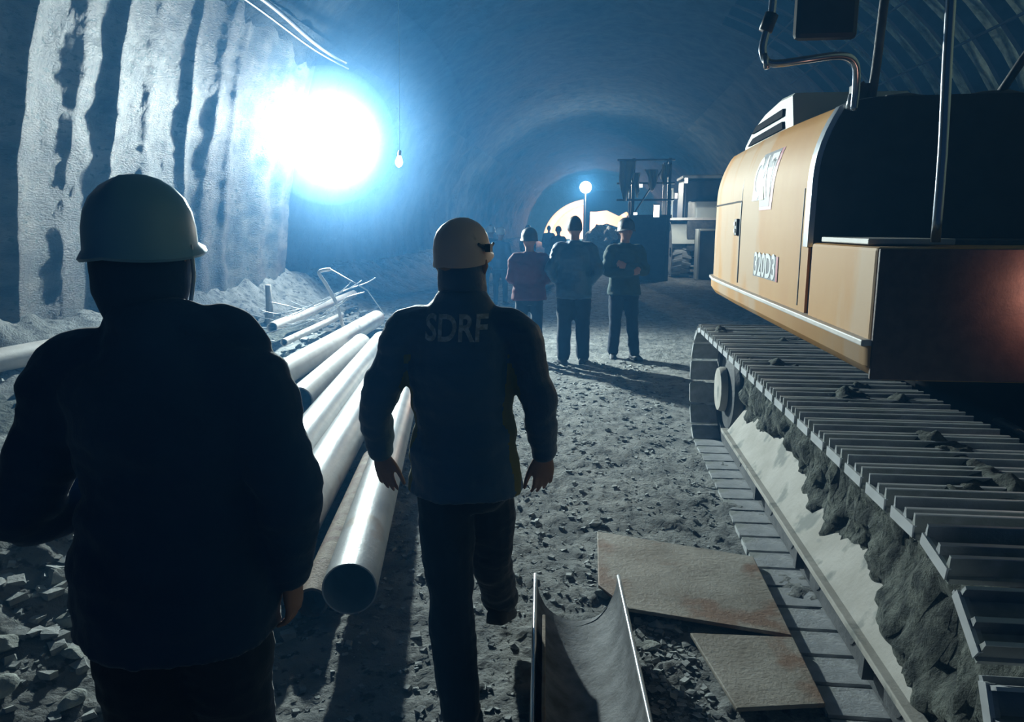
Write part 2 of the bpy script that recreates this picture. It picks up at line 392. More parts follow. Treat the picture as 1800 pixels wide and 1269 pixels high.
def hand_mesh(b, w, d, palm_n, thumb_side, curl=.35, s=1.0):
    # w wrist, d direction of the fingers, palm_n palm normal, thumb_side unit vector towards the thumb
    w = V(w); d = V(d).normalized(); pn = V(palm_n); pn = (pn - d * pn.dot(d)).normalized(); th = d.cross(pn); 
    if th.dot(V(thumb_side)) < 0: th = -th
    R = []
    for t, wd, tk in ((-.03, .026, .020), (0, .028, .019), (.03, .038, .017), (.06, .043, .015), (.088, .041, .012)):
        c = w + d * t * s
        R.append([c + th * (wd * math.cos(a) * s) + pn * (tk * math.sin(a) * s) for a in (2*PI*j/14 for j in range(14))])
    b.rings(R)
    for k, (off, L, r) in enumerate(((.031, .072, .0088), (.011, .080, .0092), (-.010, .075, .0088), (-.030, .058, .0078))):
        p = w + d * .078 * s + th * off * s; q = d + th * off * 3.2; q.normalize(); pts = [p]
        for i in range(3):
            c = curl * (1 + .18 * k) * (i + .6)
            q2 = (q * math.cos(c) + pn * math.sin(c)).normalized(); p = p + q2 * L * (.42, .32, .26)[i] * s; pts.append(p)
        limb(b, pts, [r * s, r * .98 * s, r * .9 * s, r * .72 * s], 8)
    p = w + d * .022 * s + th * .026 * s; q = (d * .85 + th * .45 + pn * .25).normalized()
    limb(b, [p, p + q * .04 * s, p + (q * .068 + d * .012) * s, p + (q * .085 + d * .032) * s], [.013 * s, .0115 * s, .0095 * s, .0075 * s], 8)
def helmet(b, c, yaw, s=1.0, tilt=0, front=.055, brimk=1.0):
    Rm = Matrix.Rotation(yaw, 3, 'Z') @ Matrix.Rotation(tilt, 3, 'X'); n = 40
    def P(x, y, z): return V(c) + Rm @ V((x, y, z)) * s
    rings = []
    rows = [(.0, 1.0), (.035, .985), (.07, .93), (.10, .82), (.125, .63), (.142, .40), (.150, .18), (.152, .02)]
    brim = [(-.022, .965), (-.026, 1.05), (-.020, 1.09), (-.012, 1.06), (.0, 1.0)]
    for z, k in [(z, 1 + (k - 1) * brimk if k > 1 else k) for z, k in brim] + rows[1:]:
        R = []
        for j in range(n):
            a = 2 * PI * j / n; x = .112 * k * math.cos(a); y = .136 * k * math.sin(a); zz = z
            if z <= 0:
                fb = max(0, math.sin(a)); 
                if k > 1.02: y += front * fb ** 2 * .8
                zz -= .012 * max(0, -math.sin(a)) + .014 * abs(math.cos(a)) - .006 - .008 * fb
            elif abs(math.cos(a)) < .18 and z < .15: zz += .004; y *= 1.01
            R.append(P(x, y, zz))
        rings.append(R)
    rings = rings
    inner = [[P(.104 * k * math.cos(2*PI*j/n), .128 * k * math.sin(2*PI*j/n), z) for j in range(n)] for z, k in ((.140, .02), (.12, .55), (.08, .86), (.03, .96), (-.01, .965))]
    b.rings(inner + rings)
def person(nm, label, base, fd, J, st, group=None):
    """J: joints in world space; fd: yaw of the facing direction (0 = +Y)"""
    root = thing('person', label, 'person', (base[0], base[1], 0), group)
    sz = st.get('voxel', .011); s = st.get('s', 1.0)
    Rz = Matrix.Rotation(fd, 3, 'Z'); r = Rz @ V((1, 0, 0)); f = Rz @ V((0, 1, 0))
    sp = [V(J[k]) for k in ('pelvis', 'waist', 'chest', 'neck')]
    hd = V(J['head']); up = (sp[3] - sp[0]).normalized()
    b = MB()
    head_mesh(b, hd, fd + st.get('turn', 0), s, st.get('tilt', 0))
    limb(b, [sp[3] - up * .06, sp[3] + up * .03, hd + V((0, 0, -.06)) * s], [.062 * s, .056 * s, .06 * s])
    loft_rings(b, [(sp[0], r, f, .12*s, .08*s), (sp[1], r, f, .11*s, .08*s), (sp[2], r, f, .13*s, .085*s), (sp[3] - up * .08, r, f, .12*s, .07*s), (sp[3] - up*.02, r, f, .06*s, .055*s)])
    for a in 'LR':
        limb(b, [J['sh'+a], J['el'+a], J['wr'+a]], [.048*s, .036*s, .026*s])
        limb(b, [sp[0], J['hip'+a], J['kn'+a], J['an'+a]], [.07*s, .07*s, .05*s, .036*s])
        if 'hd'+a in J: hand_mesh(b, J['wr'+a], J['hd'+a], J['pn'+a], J['th'+a], st.get('curl'+a, .3), s)
    link('body', remesh(b, 'body', st.get('bvox', sz), 2), M['skin'], root, True)
    # trousers
    b = MB(); w = st.get('leg', 1.0)
    loft_rings(b, [(sp[0] + up*.12, r, f, .155*s, .105*s), (sp[0], r, f, .175*s, .125*s), (sp[0] - V((0,0,.10)), r, f, .165*s, .12*s), (sp[0] - V((0,0,.16)), r, f, .12*s, .09*s)])
    for a in 'LR':
        hp, kn, an = V(J['hip'+a]), V(J['kn'+a]), V(J['an'+a])
        limb(b, [hp + V((0,0,.02)), (hp*.5+kn*.5), kn, (kn*.45+an*.55), an], [.087*s*w, .086*s*w, .070*s*w, .066*s*w, .062*s*w])
    link('trousers', remesh(b, 'trousers', sz, 2, wrinkle(.007)), M[st.get('tm', 'trousers')], root, True)
    # upper garment
    b = MB(); w = st.get('bulk', 1.0); hem = st.get('hem', .12)
    c0 = sp[0] - up * hem
    loft_rings(b, [(c0, r, f, .198*s*w, .155*s*w), (sp[0], r, f, .188*s*w, .142*s*w), (sp[1], r, f, .168*s*w, .122*s*w), ((sp[1]+sp[2])/2, r, f, .182*s*w, .128*s*w), (sp[2], r, f, .192*s*w, .132*s*w),
        (sp[3] - up*.12, r, f, .180*s*w, .115*s*w), (sp[3] - up*.075, r, f, .155*s*w, .10*s*w), (sp[3] - up*.035, r, f, .115*s, .085*s), (sp[3] + up*st.get('collar', .015), r, f, .072*s, .072*s)], 28)
    for a in 'LR':
        sh, el, wr = V(J['sh'+a]), V(J['el'+a]), V(J['wr'+a])
        limb(b, [sp[3] - up*.10, sh, sh*.5+el*.5, el, el*.5+wr*.5, wr], [.07*s, .076*s*w, .068*s*w, .060*s*w, .052*s*w, .043*s*w])
    for e in st.get('extra', []): limb(b, e[0], e[1])
    me = remesh(b, 'jacket', sz, 2, wrinkle(st.get('wr', .010)))
    mats = [M[st['jm']]]
    if 'side' in st:
        mats.append(M[st['side']])
        for p in me.polygons:
            q = p.center - sp[1]; lx = q.dot(r); ly = q.dot(f)
            if abs(abs(lx) - .175*s*w) < .028 and abs(ly) < .06 and sp[0].z - hem < p.center.z < sp[2].z + .10: p.material_index = 1
    jk = link(st.get('jname', 'jacket'), me, mats, root, True)
    if 'side' in st:
        for p in jk.data.polygons: pass
    for a in 'LR':    # shoes
        an = V(J['an'+a]); td = V(J['toe'+a]).normalized(); tr = td.cross(V((0,0,1))).normalized(); upv = tr.cross(td).normalized(); b = MB()
        R = []
        for t, hw, h in ((-.085, .020, .03), (-.075, .034, .075), (-.03, .040, .095), (.03, .043, .085), (.09, .048, .055), (.145, .044, .040), (.178, .022, .024)):
            c = an + td * t * s - upv * .085 * s
            R.append([c + tr * (hw*s*sx) + upv * (h*s*sz_) for sx, sz_ in ((-1, 0), (-1.02, .45), (-.7, .95), (0, 1.05), (.7, .95), (1.02, .45), (1, 0), (0, -.02))])
        b.rings(R); link('shoe', b.mesh('shoe'), M[st.get('shoe', 'shoe')], root, True)
    if 'hood' in st:
        b = MB(); R = []
        for z, rx, ry, yo in st['hood']: R.append([V(J['head']) + V((0, 0, z)) + r * (rx * math.cos(a)) + f * (ry * math.sin(a) + yo) for a in (2*PI*j/28 for j in range(28))])
        b.rings(R); link(st.get('hoodname', 'hood'), remesh(b, 'hood', .008, 3, wrinkle(.004)), M[st['jm']], root, True)
    hk = st.get('hat')
    if hk:
        b = MB(); helmet(b, hd + V((0, 0, st.get('hz', .030) * s)), fd + st.get('turn', 0) + st.get('hyaw', 0), st.get('hs', 1.0) * s, st.get('htilt', 0), brimk=st.get('brimk', 1.0))
        h = link('helmet', b.mesh('helmet'), M[hk], root, .6)
    else:
        b = MB(); c = hd + V((0, 0, .022)); R = []
        for i in range(9):
            t = .62 * PI * i / 8; k = math.sin(t)
            R.append([c + Rz @ V((.088*k*math.cos(a), .106*k*math.sin(a) - .012, .125*math.cos(t) + (.05 if math.sin(a) > .3 and i == 8 else 0))) * s * (1 + .05*nz(a*3, i, 0, 2)) for a in (2*PI*j/24 for j in range(24))])
        b.rings(R); link('hair', b.mesh('hair'), M['hair'], root, True)
    return root, jk
def std(x, y, fd=0, h=1.72, arms='down', gait=0.0, lean=0):
    """standing joints for a figure of height h at x,y facing yaw fd"""
    k = h / 1.75; Rz = Matrix.Rotation(fd, 3, 'Z')
    def p(a, b_, c): v = Rz @ V((a*k, b_*k, 0)); return (x + v.x, y + v.y, c*k)
    def d(a, b_, c): v = Rz @ V((a, b_, 0)); return (v.x, v.y, c)
    J = dict(pelvis=p(0, 0, .96), waist=p(0, .01, 1.10), chest=p(0, .0, 1.29), neck=p(0, -.01, 1.48), head=p(0, .025, 1.635))
    for a, sx in (('L', -1), ('R', 1)):
        g = gait * (1 if a == 'R' else -1)
        J['hip'+a] = p(sx*.095, 0, .90); J['kn'+a] = p(sx*.11, g*.5 + .02, .50); J['an'+a] = p(sx*.12, g, .085); J['toe'+a] = d(sx*.25, 1, 0)
        J['sh'+a] = p(sx*.175, -.005, 1.395)
        if arms == 'down':
            J['el'+a] = p(sx*.25, -.03, 1.14); J['wr'+a] = p(sx*.25, .05, .90); J['hd'+a] = d(0, .15, -1); J['pn'+a] = d(-sx, 0, 0); J['th'+a] = d(0, 1, 0)
        elif arms == 'crossed':
            J['el'+a] = p(sx*.25, .05, 1.14); J['wr'+a] = p(-sx*.02, .20, 1.16 - .04*sx); J['hd'+a] = d(-sx, .05, .15); J['pn'+a] = d(0, -1, 0); J['th'+a] = (0, 0, 1)
        elif arms == 'pocket':
            J['el'+a] = p(sx*.29, -.06, 1.15); J['wr'+a] = p(sx*.19, .08, .97); J['hd'+a] = d(-sx*.1, .3, -1); J['pn'+a] = d(-sx, 0, 0); J['th'+a] = d(0, 1, 0)
        elif arms == 'front':
            J['el'+a] = p(sx*.24, .02, 1.13); J['wr'+a] = p(sx*.10, .24, 1.12); J['hd'+a] = d(-sx*.6, .7, .1); J['pn'+a] = d(0, 0, -1); J['th'+a] = d(-sx, 0, 0)
    return J
def xf(p, o=(0, 0, 0)): return tuple(a + b for a, b in zip(p, o))
# man with grey helmet in front at the left, seen from behind
ax, ay = -.90, 1.44
JA = dict(pelvis=(-.90, ay, .95), waist=(-.88, ay, 1.10), chest=(-.875, ay, 1.27), neck=(-.895, ay - .01, 1.445), head=(-.925, ay + .02, 1.59),
    shL=(-1.075, ay, 1.352), elL=(-1.225, ay - .03, 1.035), wrL=(-1.13, ay + .20, 1.02), hdL=(.75, .5, .05), pnL=(1, 0, 0), thL=(0, 1, 0),
    shR=(-.715, ay, 1.335), elR=(-.625, ay - .02, 1.12), wrR=(-.655, ay + .04, .90), hdR=(.02, .15, -1), pnR=(-1, 0, 0), thR=(0, 1, 0),
    hipL=(-.98, ay, .88), knL=(-.985, ay - .02, .49), anL=(-.98, ay - .12, .085), toeL=(-.15, 1, 0),
    hipR=(-.82, ay, .88), knR=(-.835, ay + .10, .49), anR=(-.83, ay + .20, .085), toeR=(.15, 1, 0))
rA, jA = person('a', 'person in a grey hard hat and dark jacket seen from behind, nearest at the left', (ax, ay), 0, JA,
    dict(jm='jacket', tm='trousers', hat='helmA', hz=.028, hs=.89, hood=[(.04, .092, .095, -.01), (-.02, .098, .10, -.012), (-.07, .095, .095, -.012), (-.10, .083, .085, -.01), (-.13, .075, .078, -.01), (-.17, .085, .08, 0)], s=1.03, bulk=1.13, hem=.18, voxel=.011, bvox=.0065, collar=.03, leg=1.22,
         extra=[([(-.80, ay - .02, 1.45), (-.745, ay + .02, 1.455), (-.69, ay + .03, 1.405)], [.04, .038, .03]), ([(-.98, ay, 1.44), (-.90, ay - .05, 1.47), (-.81, ay - .01, 1.47)], [.035, .045, .035])]))
b = MB()   # helmet cradle strap and hair at the nape
for sx in (-1, 1):
    b.tube(catmull([(-.925 + sx*.100, ay + .03, 1.615), (-.925 + sx*.108, ay + .02, 1.555), (-.925 + sx*.092, ay + .03, 1.50), (-.925 + sx*.06, ay + .08, 1.475), (-.925, ay + .10, 1.465)], 4), .0045, 6)
b.build('chin_strap', M['white'], rA, True, label='pale chin strap')
# man with the pale orange helmet, lettering on his back
JB = dict(pelvis=(-.41, 2.36, .88), waist=(-.415, 2.36, 1.04), chest=(-.42, 2.36, 1.22), neck=(-.415, 2.36, 1.425), head=(-.415, 2.385, 1.535),
    shL=(-.590, 2.36, 1.318), elL=(-.70, 2.33, 1.07), wrL=(-.705, 2.38, .90), hdL=(.12, .05, -1), pnL=(.45, .9, 0), thL=(1, 0, 0),
    shR=(-.240, 2.36, 1.318), elR=(-.160, 2.34, 1.09), wrR=(-.148, 2.40, .905), hdR=(.02, .05, -1), pnR=(-.5, .85, 0), thR=(-1, 0, 0),
    hipL=(-.476, 2.35, .83), knL=(-.45, 2.27, .46), anL=(-.40, 2.16, .085), toeL=(.02, 1, -.02),
    hipR=(-.345, 2.37, .83), knR=(-.345, 2.52, .47), anR=(-.335, 2.72, .19), toeR=(.12, 1, -.35))
rB, jB = person('b', 'person walking away in dark overalls lettered SDRF and a pale orange hard hat', (-.41, 2.36), 0, JB,
    dict(jm='jacket2', tm='trousers', hat='helmB', hz=.030, hs=.80, brimk=.35, s=.98, bulk=.99, hem=.10, hood=[(.02, .078, .088, -.005), (-.04, .080, .088, -.008), (-.09, .078, .080, -.005), (-.13, .080, .075, -.005), (-.17, .095, .08, 0)], hoodname='neck_cover', voxel=.0075, bvox=.006, side='yellowcloth', collar=.03, hyaw=-.15, htilt=.10, turn=-.25, curlL=.14, curlR=.22, leg=1.12))
b = MB()
b.tube(catmull([(-.352, 2.32, 1.60), (-.326, 2.36, 1.585), (-.318, 2.42, 1.60)], 4), .005, 6)
b.box((-.332, 2.33, 1.575), (-.316, 2.39, 1.60))
b.build('lamp_strap', M['black'], rB)
b = MB(); b.tube(catmull([(-.496, 2.36, 1.575), (-.510, 2.40, 1.578), (-.506, 2.45, 1.57)], 4), .004, 6)
b.build('helmet_clip', M['white'], rB)
def text_mesh(t, size, sx=1.0, extr=.001):
    c = bpy.data.curves.new('t', 'FONT'); c.body = t; c.size = size; c.align_x = 'CENTER'; c.align_y = 'CENTER'; c.resolution_u = 4; c.offset = size * .022
    o = bpy.data.objects.new('t', c); COL.objects.link(o); dg = bpy.context.evaluated_depsgraph_get(); dg.update()
    me = bpy.data.meshes.new_from_object(o.evaluated_get(dg)); bpy.data.objects.remove(o)
    bm = bmesh.new(); bm.from_mesh(me)
    bmesh.ops.triangulate(bm, faces=bm.faces[:])
    for _ in range(3):
        es = [e for e in bm.edges if e.calc_length() > size * .18]
        if es: bmesh.ops.subdivide_edges(bm, edges=es, cuts=1); bmesh.ops.triangulate(bm, faces=[f for f in bm.faces if len(f.verts) > 3])
    for v in bm.verts: v.co.x *= sx
    bm.to_mesh(me); bm.free(); return me
def project(me, place, direction, target_objs, off, back=.6):
    """place(x,y)->world point on the letter plane; slides it along direction onto the surface"""
    trees = []
    for o in target_objs:
        bm = bmesh.new(); bm.from_mesh(o.data); trees.append(BVHTree.FromBMesh(bm)); bm.free()
    d = V(direction).normalized()
    for v in me.vertices:
        p = place(v.co.x, v.co.y); q = None
        for t in trees:
            h = t.ray_cast(p - d * back, d, back * 3)
            if h[0] is not None and (q is None or (h[0] - (p - d*back)).length < (q - (p - d*back)).length): q = h[0]
        v.co = (q if q is not None else p) - d * off
    me.update(); return me
tm = text_mesh('SDRF', .115, .76)
project(tm, lambda x, y: V((-.417 + x, 2.2, 1.338 + y)), (0, 1, 0), [jB], .0025)
link('back_lettering', tm, M['greyprint'], rB, label='worn grey letters across the shoulders')
# three people standing further on
JC = std(-.75, 9.1, .15, 1.60, 'front')
person('c', 'person in a maroon shirt and cap standing left of the trio on the track', (-.75, 9.1), .15, JC, dict(jm='maroon', tm='trousers', hat='black', s=.97, hs=.92, bulk=1.15, hem=.10, voxel=.016, jname='shirt', turn=.3))
JC = std(-.20, 9.05, .05, 1.76, 'pocket')
person('d', 'tall bareheaded person in a dark jacket, middle one of the standing trio', (-.20, 9.05), .05, JC, dict(jm='jacket2', tm='trousers', hat=None, s=1.03, bulk=1.1, hem=.16, voxel=.016, leg=1.25))
JC = std(.42, 9.45, PI + .25, 1.72, 'crossed')
JC['anL'] = (.57, 9.42, .085); JC['knL'] = (.53, 9.40, .49); JC['anR'] = (.30, 9.45, .085); JC['knR'] = (.32, 9.40, .49)
rE, jE = person('e', 'person with folded arms in dark green facing us, right end of the trio', (.42, 9.45), PI + .25, JC, dict(jm='darkgreen', tm='trousers', hat='black', s=1.0, hs=.95, bulk=1.08, voxel=.014, leg=1.1))
# people further down the tunnel
far = [(-2.9, 19, 1.68, 0, 'jacket2', 'white', 'down', 'far person in a white hard hat, leftmost of the distant crowd'),
       (-2.35, 17.5, 1.66, .4, 'jacket', 'white', 'pocket', 'far person in a white hard hat just left of the one in maroon'),
       (-1.95, 16, 1.62, -.2, 'jacket2', 'white', 'down', 'far person close behind the left shoulder of the one in maroon'),
       (-2.2, 26, 1.70, 0, 'jacket', 'black', 'down', 'distant silhouette against the left foot of the glowing arch'),
       (-1.75, 31, 1.72, 0, 'jacket', None, 'down', 'distant silhouette standing before the middle of the glowing arch'),
       (-1.05, 24, 1.66, .2, 'jacket2', 'black', 'front', 'distant figure half hidden behind the tall bareheaded person'),
       (.75, 20, 1.60, PI, 'jacket', 'white', 'down', 'distant figure in a white hard hat left of the one with folded arms'),
       (-3.6, 22, 1.70, .1, 'jacket', 'white', 'down', 'furthest left distant figure fading into the blue haze')]
for i, (x, y, h, fd, jm, hat, arms, lab) in enumerate(far):
    person('f', lab, (x, y), fd, std(x, y, fd, h, arms), dict(jm=jm, tm='trousers', hat=hat, s=h/1.75, voxel=.03, bvox=.022, hs=.95), 'people far down the tunnel')

# ------------------------------------------------------------------ lamps
t = thing('flood_lamp', 'blazing white flood lamp on a bracket off the folded left wall', 'lamp', (-5.1, 13.6, 3.25))
ang = Matrix.Rotation(-.42, 3, 'Z'); c = LAMP_POS + V((-.05, .18, 0))
for hx in (-.30, .30):
    for hz_ in (-.24, .24):
        q = c + V((hx * math.cos(.42), -hx * math.sin(.42), hz_))
        b = MB(); b.box(q + V((-.28, 0, -.22)), q + V((.28, .12, .22)), ang, q); b.box(q + V((-.22, .12, -.16)), q + V((.22, .17, .16)), ang, q); h_ = b.build('lamp_head', M['black'], t, bevel=.015)
        b = MB(); b.box(q + V((-.26, -.012, -.20)), q + V((.26, -.002, .20)), ang, q); b.build('lens', M['glow'], h_)
b = MB(); b.tube([c + V((-.62, .36, 0)), c + V((.62, -.12, 0))], .025, 8); b.tube([c + V((0, .2, -.5)), c + V((0, .2, .5))], .025, 8); b.tube([c + V((-.4, .3, 0)), c + V((-.95, .5, .0))], .03, 8); b.build('bracket', M['black'], t)
t = thing('light_mast', 'small bright round lamp on a thin mast in the middle of the far tunnel', 'lamp', (-.31, 35.2, 0))
b = MB(); b.tube([(-.31, 35.25, 0), (-.31, 35.25, 3.45)], [.05, .03], 8)
for k in range(3): a = 2*PI*k/3; b.tube([(-.31, 35.25, .7), (-.31 + .5*math.cos(a), 35.25 + .5*math.sin(a), 0)], .03, 6)
b.build('mast', M['black'], t)
b = MB(); b.lathe((-.31, 35.3, 3.5), (0, -1, 0), [(-.15, .05), (-.1, .2), (0, .3), (.02, .3)], 24); b.build('reflector', M['black'], t, True)
b = MB(); b.lathe((-.31, 35.27, 3.5), (0, -1, 0), [(0, .27), (.02, .24), (.04, .02)], 24); b.build('lens', M['glow'], t, True)
t = thing('hanging_bulb', 'small white bulb hanging on a cord to the right of the flood lamp', 'lamp', (-2.95, 11.4, 2.55))
b = MB(); R = catmull([(-2.95, 11.4, 2.60), (-2.93, 11.4, 2.72), (-2.90, 11.4, 2.78)], 4); b.lathe((-2.95, 11.4, 2.56), (.1, 0, 1), [(0, .01), (.03, .045), (.08, .058), (.14, .04), (.18, .02)], 16)
b.build('bulb', M['glow2'], t, True)
b = MB(); b.lathe((-2.932, 11.4, 2.735), (.1, 0, 1), [(0, .026), (.06, .026), (.08, .012)], 12); b.tube([(-2.93, 11.4, 2.8), (-2.90, 11.4, 4), (-2.87, 11.4, 6.42)], .004, 6); b.build('cord', M['wire'], t)
# ------------------------------------------------------------------ pipes on the left
def pipe(label, a, c, r, m, wall=.012, group='steel pipes lying along the left side', dent=False, n=32):
    a = V(a); c = V(c); ax = (c - a).normalized(); L = (c - a).length
    b = MB(); k = max(8, int(L / .12)); u = ax.orthogonal().normalized(); w = ax.cross(u); R = []
    def ring(t, rr, wob=True):
        R.append([a + ax * t + (u * math.cos(2*PI*j/n) + w * math.sin(2*PI*j/n)) * rr * (1 + (.006 * noise.noise(V((t*2, j*.5, a.x))) if wob else 0)) for j in range(n)])
    for i in range(k + 1): ring(L * i / k, r)
    for i in range(k, -1, -1): ring(L * i / k, r - wall)
    b.rings(R, closed=True)
    return b.build('steel_pipe', m, None, .7, label=label, category='pipe', group=group)
pipe('large bright steel pipe, its dark open end facing us behind the SDRF figure', (-.955, 2.72, .20), (-1.97, 8.1, .15), .112, M['pipe'], .006)
pipe('slim rusty pipe lying between the open-ended pipe and the nearest person', (-1.15, 2.80, .085), (-1.47, 4.75, .085), .068, M['rustpipe'])
pipe('wide pale pipe between the two near figures, next after the slim rusty one', (-1.43, 3.05, .16), (-2.35, 8.7, .16), .135, M['pipe'])
pipe('wide pale pipe in the middle of the bundle with a long bright highlight', (-1.88, 4.15, .16), (-2.75, 9.5, .16), .135, M['pipe'])
pipe('dusty pipe with a rough torn near end, leftmost of the close bundle', (-2.54, 6.12, .15), (-3.0, 9.4, .15), .125, M['palepipe'])
pipe('long pale pipe lying apart on the left of the bundle', (-3.02, 5.7, .17), (-3.52, 11.9, .17), .135, M['palepipe'])
pipe('thin pale pipe lying far back near the left wall', (-4.35, 9.7, .30), (-4.75, 14.5, .34), .075, M['palepipe'])
pipe('short thin pipe lying just in front of the far thin pipe', (-4.02, 9.3, .16), (-4.22, 12.2, .18), .05, M['palepipe'])
pipe('pale pipe lying against the left wall at the edge of the picture', (-5.45, 5.2, .46), (-5.12, 8.6, .46), .11, M['palepipe'])
def post(name, label, cat, pts, r, m, **k):
    b = MB(); b.tube(pts, r, 8); b.build(name, m, None, True, label=label, category=cat, **k)
post('timber_post', 'pale upright timber stake leaning beside the far thin pipes', 'post', [(-5.0, 11.0, .1), (-4.98, 11.05, .40), (-4.96, 11.0, .78)], [.075, .06, .045], M['wood'])
post('bent_rod', 'bent pale rod arching up over the pipe bundle', 'rod', catmull([(-3.65, 10.6, .2), (-3.78, 10.7, .55), (-3.92, 10.7, .82), (-4.02, 10.7, 1.0), (-3.88, 10.8, 1.04)], 5), .028, M['palepipe'])
post('tie_wire', 'thin straight wire running down from the bent rod to the long pale pipe', 'wire', [(-3.88, 10.8, 1.04), (-3.35, 10.9, .72), (-3.1, 10.9, .36)], .009, M['wire'])
rnd = random.Random(11)
for i in range(7):
    y0 = 9.4 + i * .25; x0 = -4.9 + rnd.uniform(0, .5); pts = []
    for k in range(7): pts.append((x0 + k * .2 + rnd.uniform(-.05, .05), y0 + rnd.uniform(-.1, .1) + k * .12, .22 + .10 * i * .4 + .5 * (abs(k - 1.5) / 5) ** 1.5 + rnd.uniform(-.02, .05)))
    b = MB(); b.tube(catmull(pts, 5), .008, 5)
    b.build('loose_wire', M['wire'], None, True, label='thin pale wire in the tangle hanging over the far pipes by the left wall', category='wire', group='tangled wires by the left wall')
# ------------------------------------------------------------------ steel plates and channel
def plate(label, pts, th, m):
    b = MB(); n = len(pts); top = [V(p) for p in pts]; bot = [V((p[0], p[1], p[2] - th)) for p in pts]
    b.rings([bot, top]); return b.build('steel_plate', m, None, False, .004, label=label, category='steel plate')
plate('large rust-stained flat steel plate lying on the ground beside the track', [(.06, 3.78, .045), (.826, 3.54, .05), (.826, 2.815, .05), (.19, 2.93, .065), (.06, 3.14, .06)], .016, M['plate'])
plate('smaller rust-stained steel plate nearest us, between the open channel and the track', [(.425, 2.80, .045), (.826, 2.80, .052), (.826, 2.38, .05), (.52, 2.33, .045)], .016, M['plate'])
t = thing('half_pipe_channel', 'heavy open half-round steel channel lying in the foreground centre', 'channel', (0, 2.2, 0))
b = MB(); a = V((-.035, 2.93, .20)); c = V((.075, 1.25, .20)); ax = (c - a).normalized(); sd = V((ax.y, -ax.x, 0)).normalized(); R = []
nseg = 24
for i in range(31):
    p = a + (c - a) * i / 30; r0, r1 = .182, .168; ring = []
    for k in range(nseg + 1): th = PI + PI * k / nseg; ring.append(p + sd * (r0 * math.cos(th)) + V((0, 0, r0 * 1.02 * math.sin(th))))
    for k in range(nseg, -1, -1): th = PI + PI * k / nseg; ring.append(p + sd * (r1 * math.cos(th)) + V((0, 0, r1 * 1.02 * math.sin(th))))
    if i == 0:   # torn, dished end
        ring = [q + V((0, -.10 * (1 - ((q - p).dot(sd) / .182) ** 2) + .012 * nz(q.x*30, q.z*30), 0)) for q in ring]
    R.append(ring)
b.rings(R); b.build('trough', M['channel'], t, .6)
for sx in (-1, 1):
    b = MB(); q = sd * (.175 * sx) + V((0, 0, .004)); b.tube([a + q + (c-a)*(i/20) for i in range(21)], [.0085 + .0015 * nz(i*3.1, sx, 0) for i in range(21)], 8); b.build('rim', M['silver'], t, True, label='bright worn cut edge')
b = MB()
b.prism([(-.34, .03), (-.34, .16), (-.27, .245), (-.2, .245), (.35, .235), (.35, .03)], 0, -.006, .006)
Rz = Matrix.Rotation(PI/2 + .05, 3, 'Z')
b.v = [tuple(V((p[0], 0, p[2])) + V((-.150, 2.25 - p[1], 0)) + V((.06 * (p[1] + .3), 0, 0))) for p in b.v]
o = b.build('steel_offcut', M['rustpipe'], None, False, .002, label='pointed rusty steel offcut standing on edge along the left side of the open channel', category='offcut')
# ------------------------------------------------------------------ stones
def stone(label, p, s, seed, m='bigrock', group=None, name='rock', flat=.55):
    bm = bmesh.new(); bmesh.ops.create_icosphere(bm, subdivisions=3, radius=1)
    rr = random.Random(seed); cuts = [V((rr.uniform(-1, 1), rr.uniform(-1, 1), rr.uniform(-1, 1))).normalized() for _ in range(9)]
    for v in bm.verts:
        for c in cuts:
            d = v.co.dot(c)
            if d > .62: v.co -= c * (d - .62)
        v.co += v.co.normalized() * .08 * nz(v.co.x, v.co.y, v.co.z + seed, 2.2)
        v.co = V((v.co.x * s, v.co.y * s * rr.choice((.7, .7, .7)), v.co.z * s * flat))
    a = rr.uniform(0, 6); bmesh.ops.rotate(bm, verts=bm.verts[:], cent=(0, 0, 0), matrix=Matrix.Rotation(a, 3, 'Z') @ Matrix.Rotation(rr.uniform(-.25, .25), 3, 'X'))
    me = bpy.data.meshes.new(name); bm.to_mesh(me); bm.free()
    o = link(name, me, M[m], None, .5, label=label, category='rock'); o.location = (p[0], p[1], gh(p[0], p[1]) + s * flat * .45)
    if group: o['group'] = group
    return o
stone('dark flat stone lying alone on the lit track above the large steel plate', (.05, 3.98), .055, 1, 'stone', flat=.35)
stone('pale rounded stone at the dished end of the open channel', (.085, 3.12), .05, 2)
stone('stone resting at the edge of the large plate beside the channel', (.30, 2.88), .045, 3, 'stone', flat=.4)
stone('pale slab of stone in the rubble gap between the two steel plates', (.26, 2.75), .05, 4, flat=.35)
k = 0
for (x, y, s) in ((-2.25, 2.75, .17), (-2.05, 2.55, .12), (-2.45, 3.05, .2), (-1.9, 2.35, .11), (-2.15, 2.28, .15), (-1.75, 2.12, .10), (-2.55, 2.6, .2), (-2.3, 2.35, .10), (-2.0, 2.9, .09), (-2.75, 3.2, .22), (-1.98, 2.08, .13), (-2.6, 2.2, .16), (-1.8, 2.6, .08)):
    k += 1; stone('pale angular rock in the rubble heap at the lower left corner', (x, y), s * .6, 20 + k, group='rocks of the left corner heap', flat=.42)
b = MB(); rr = random.Random(5)
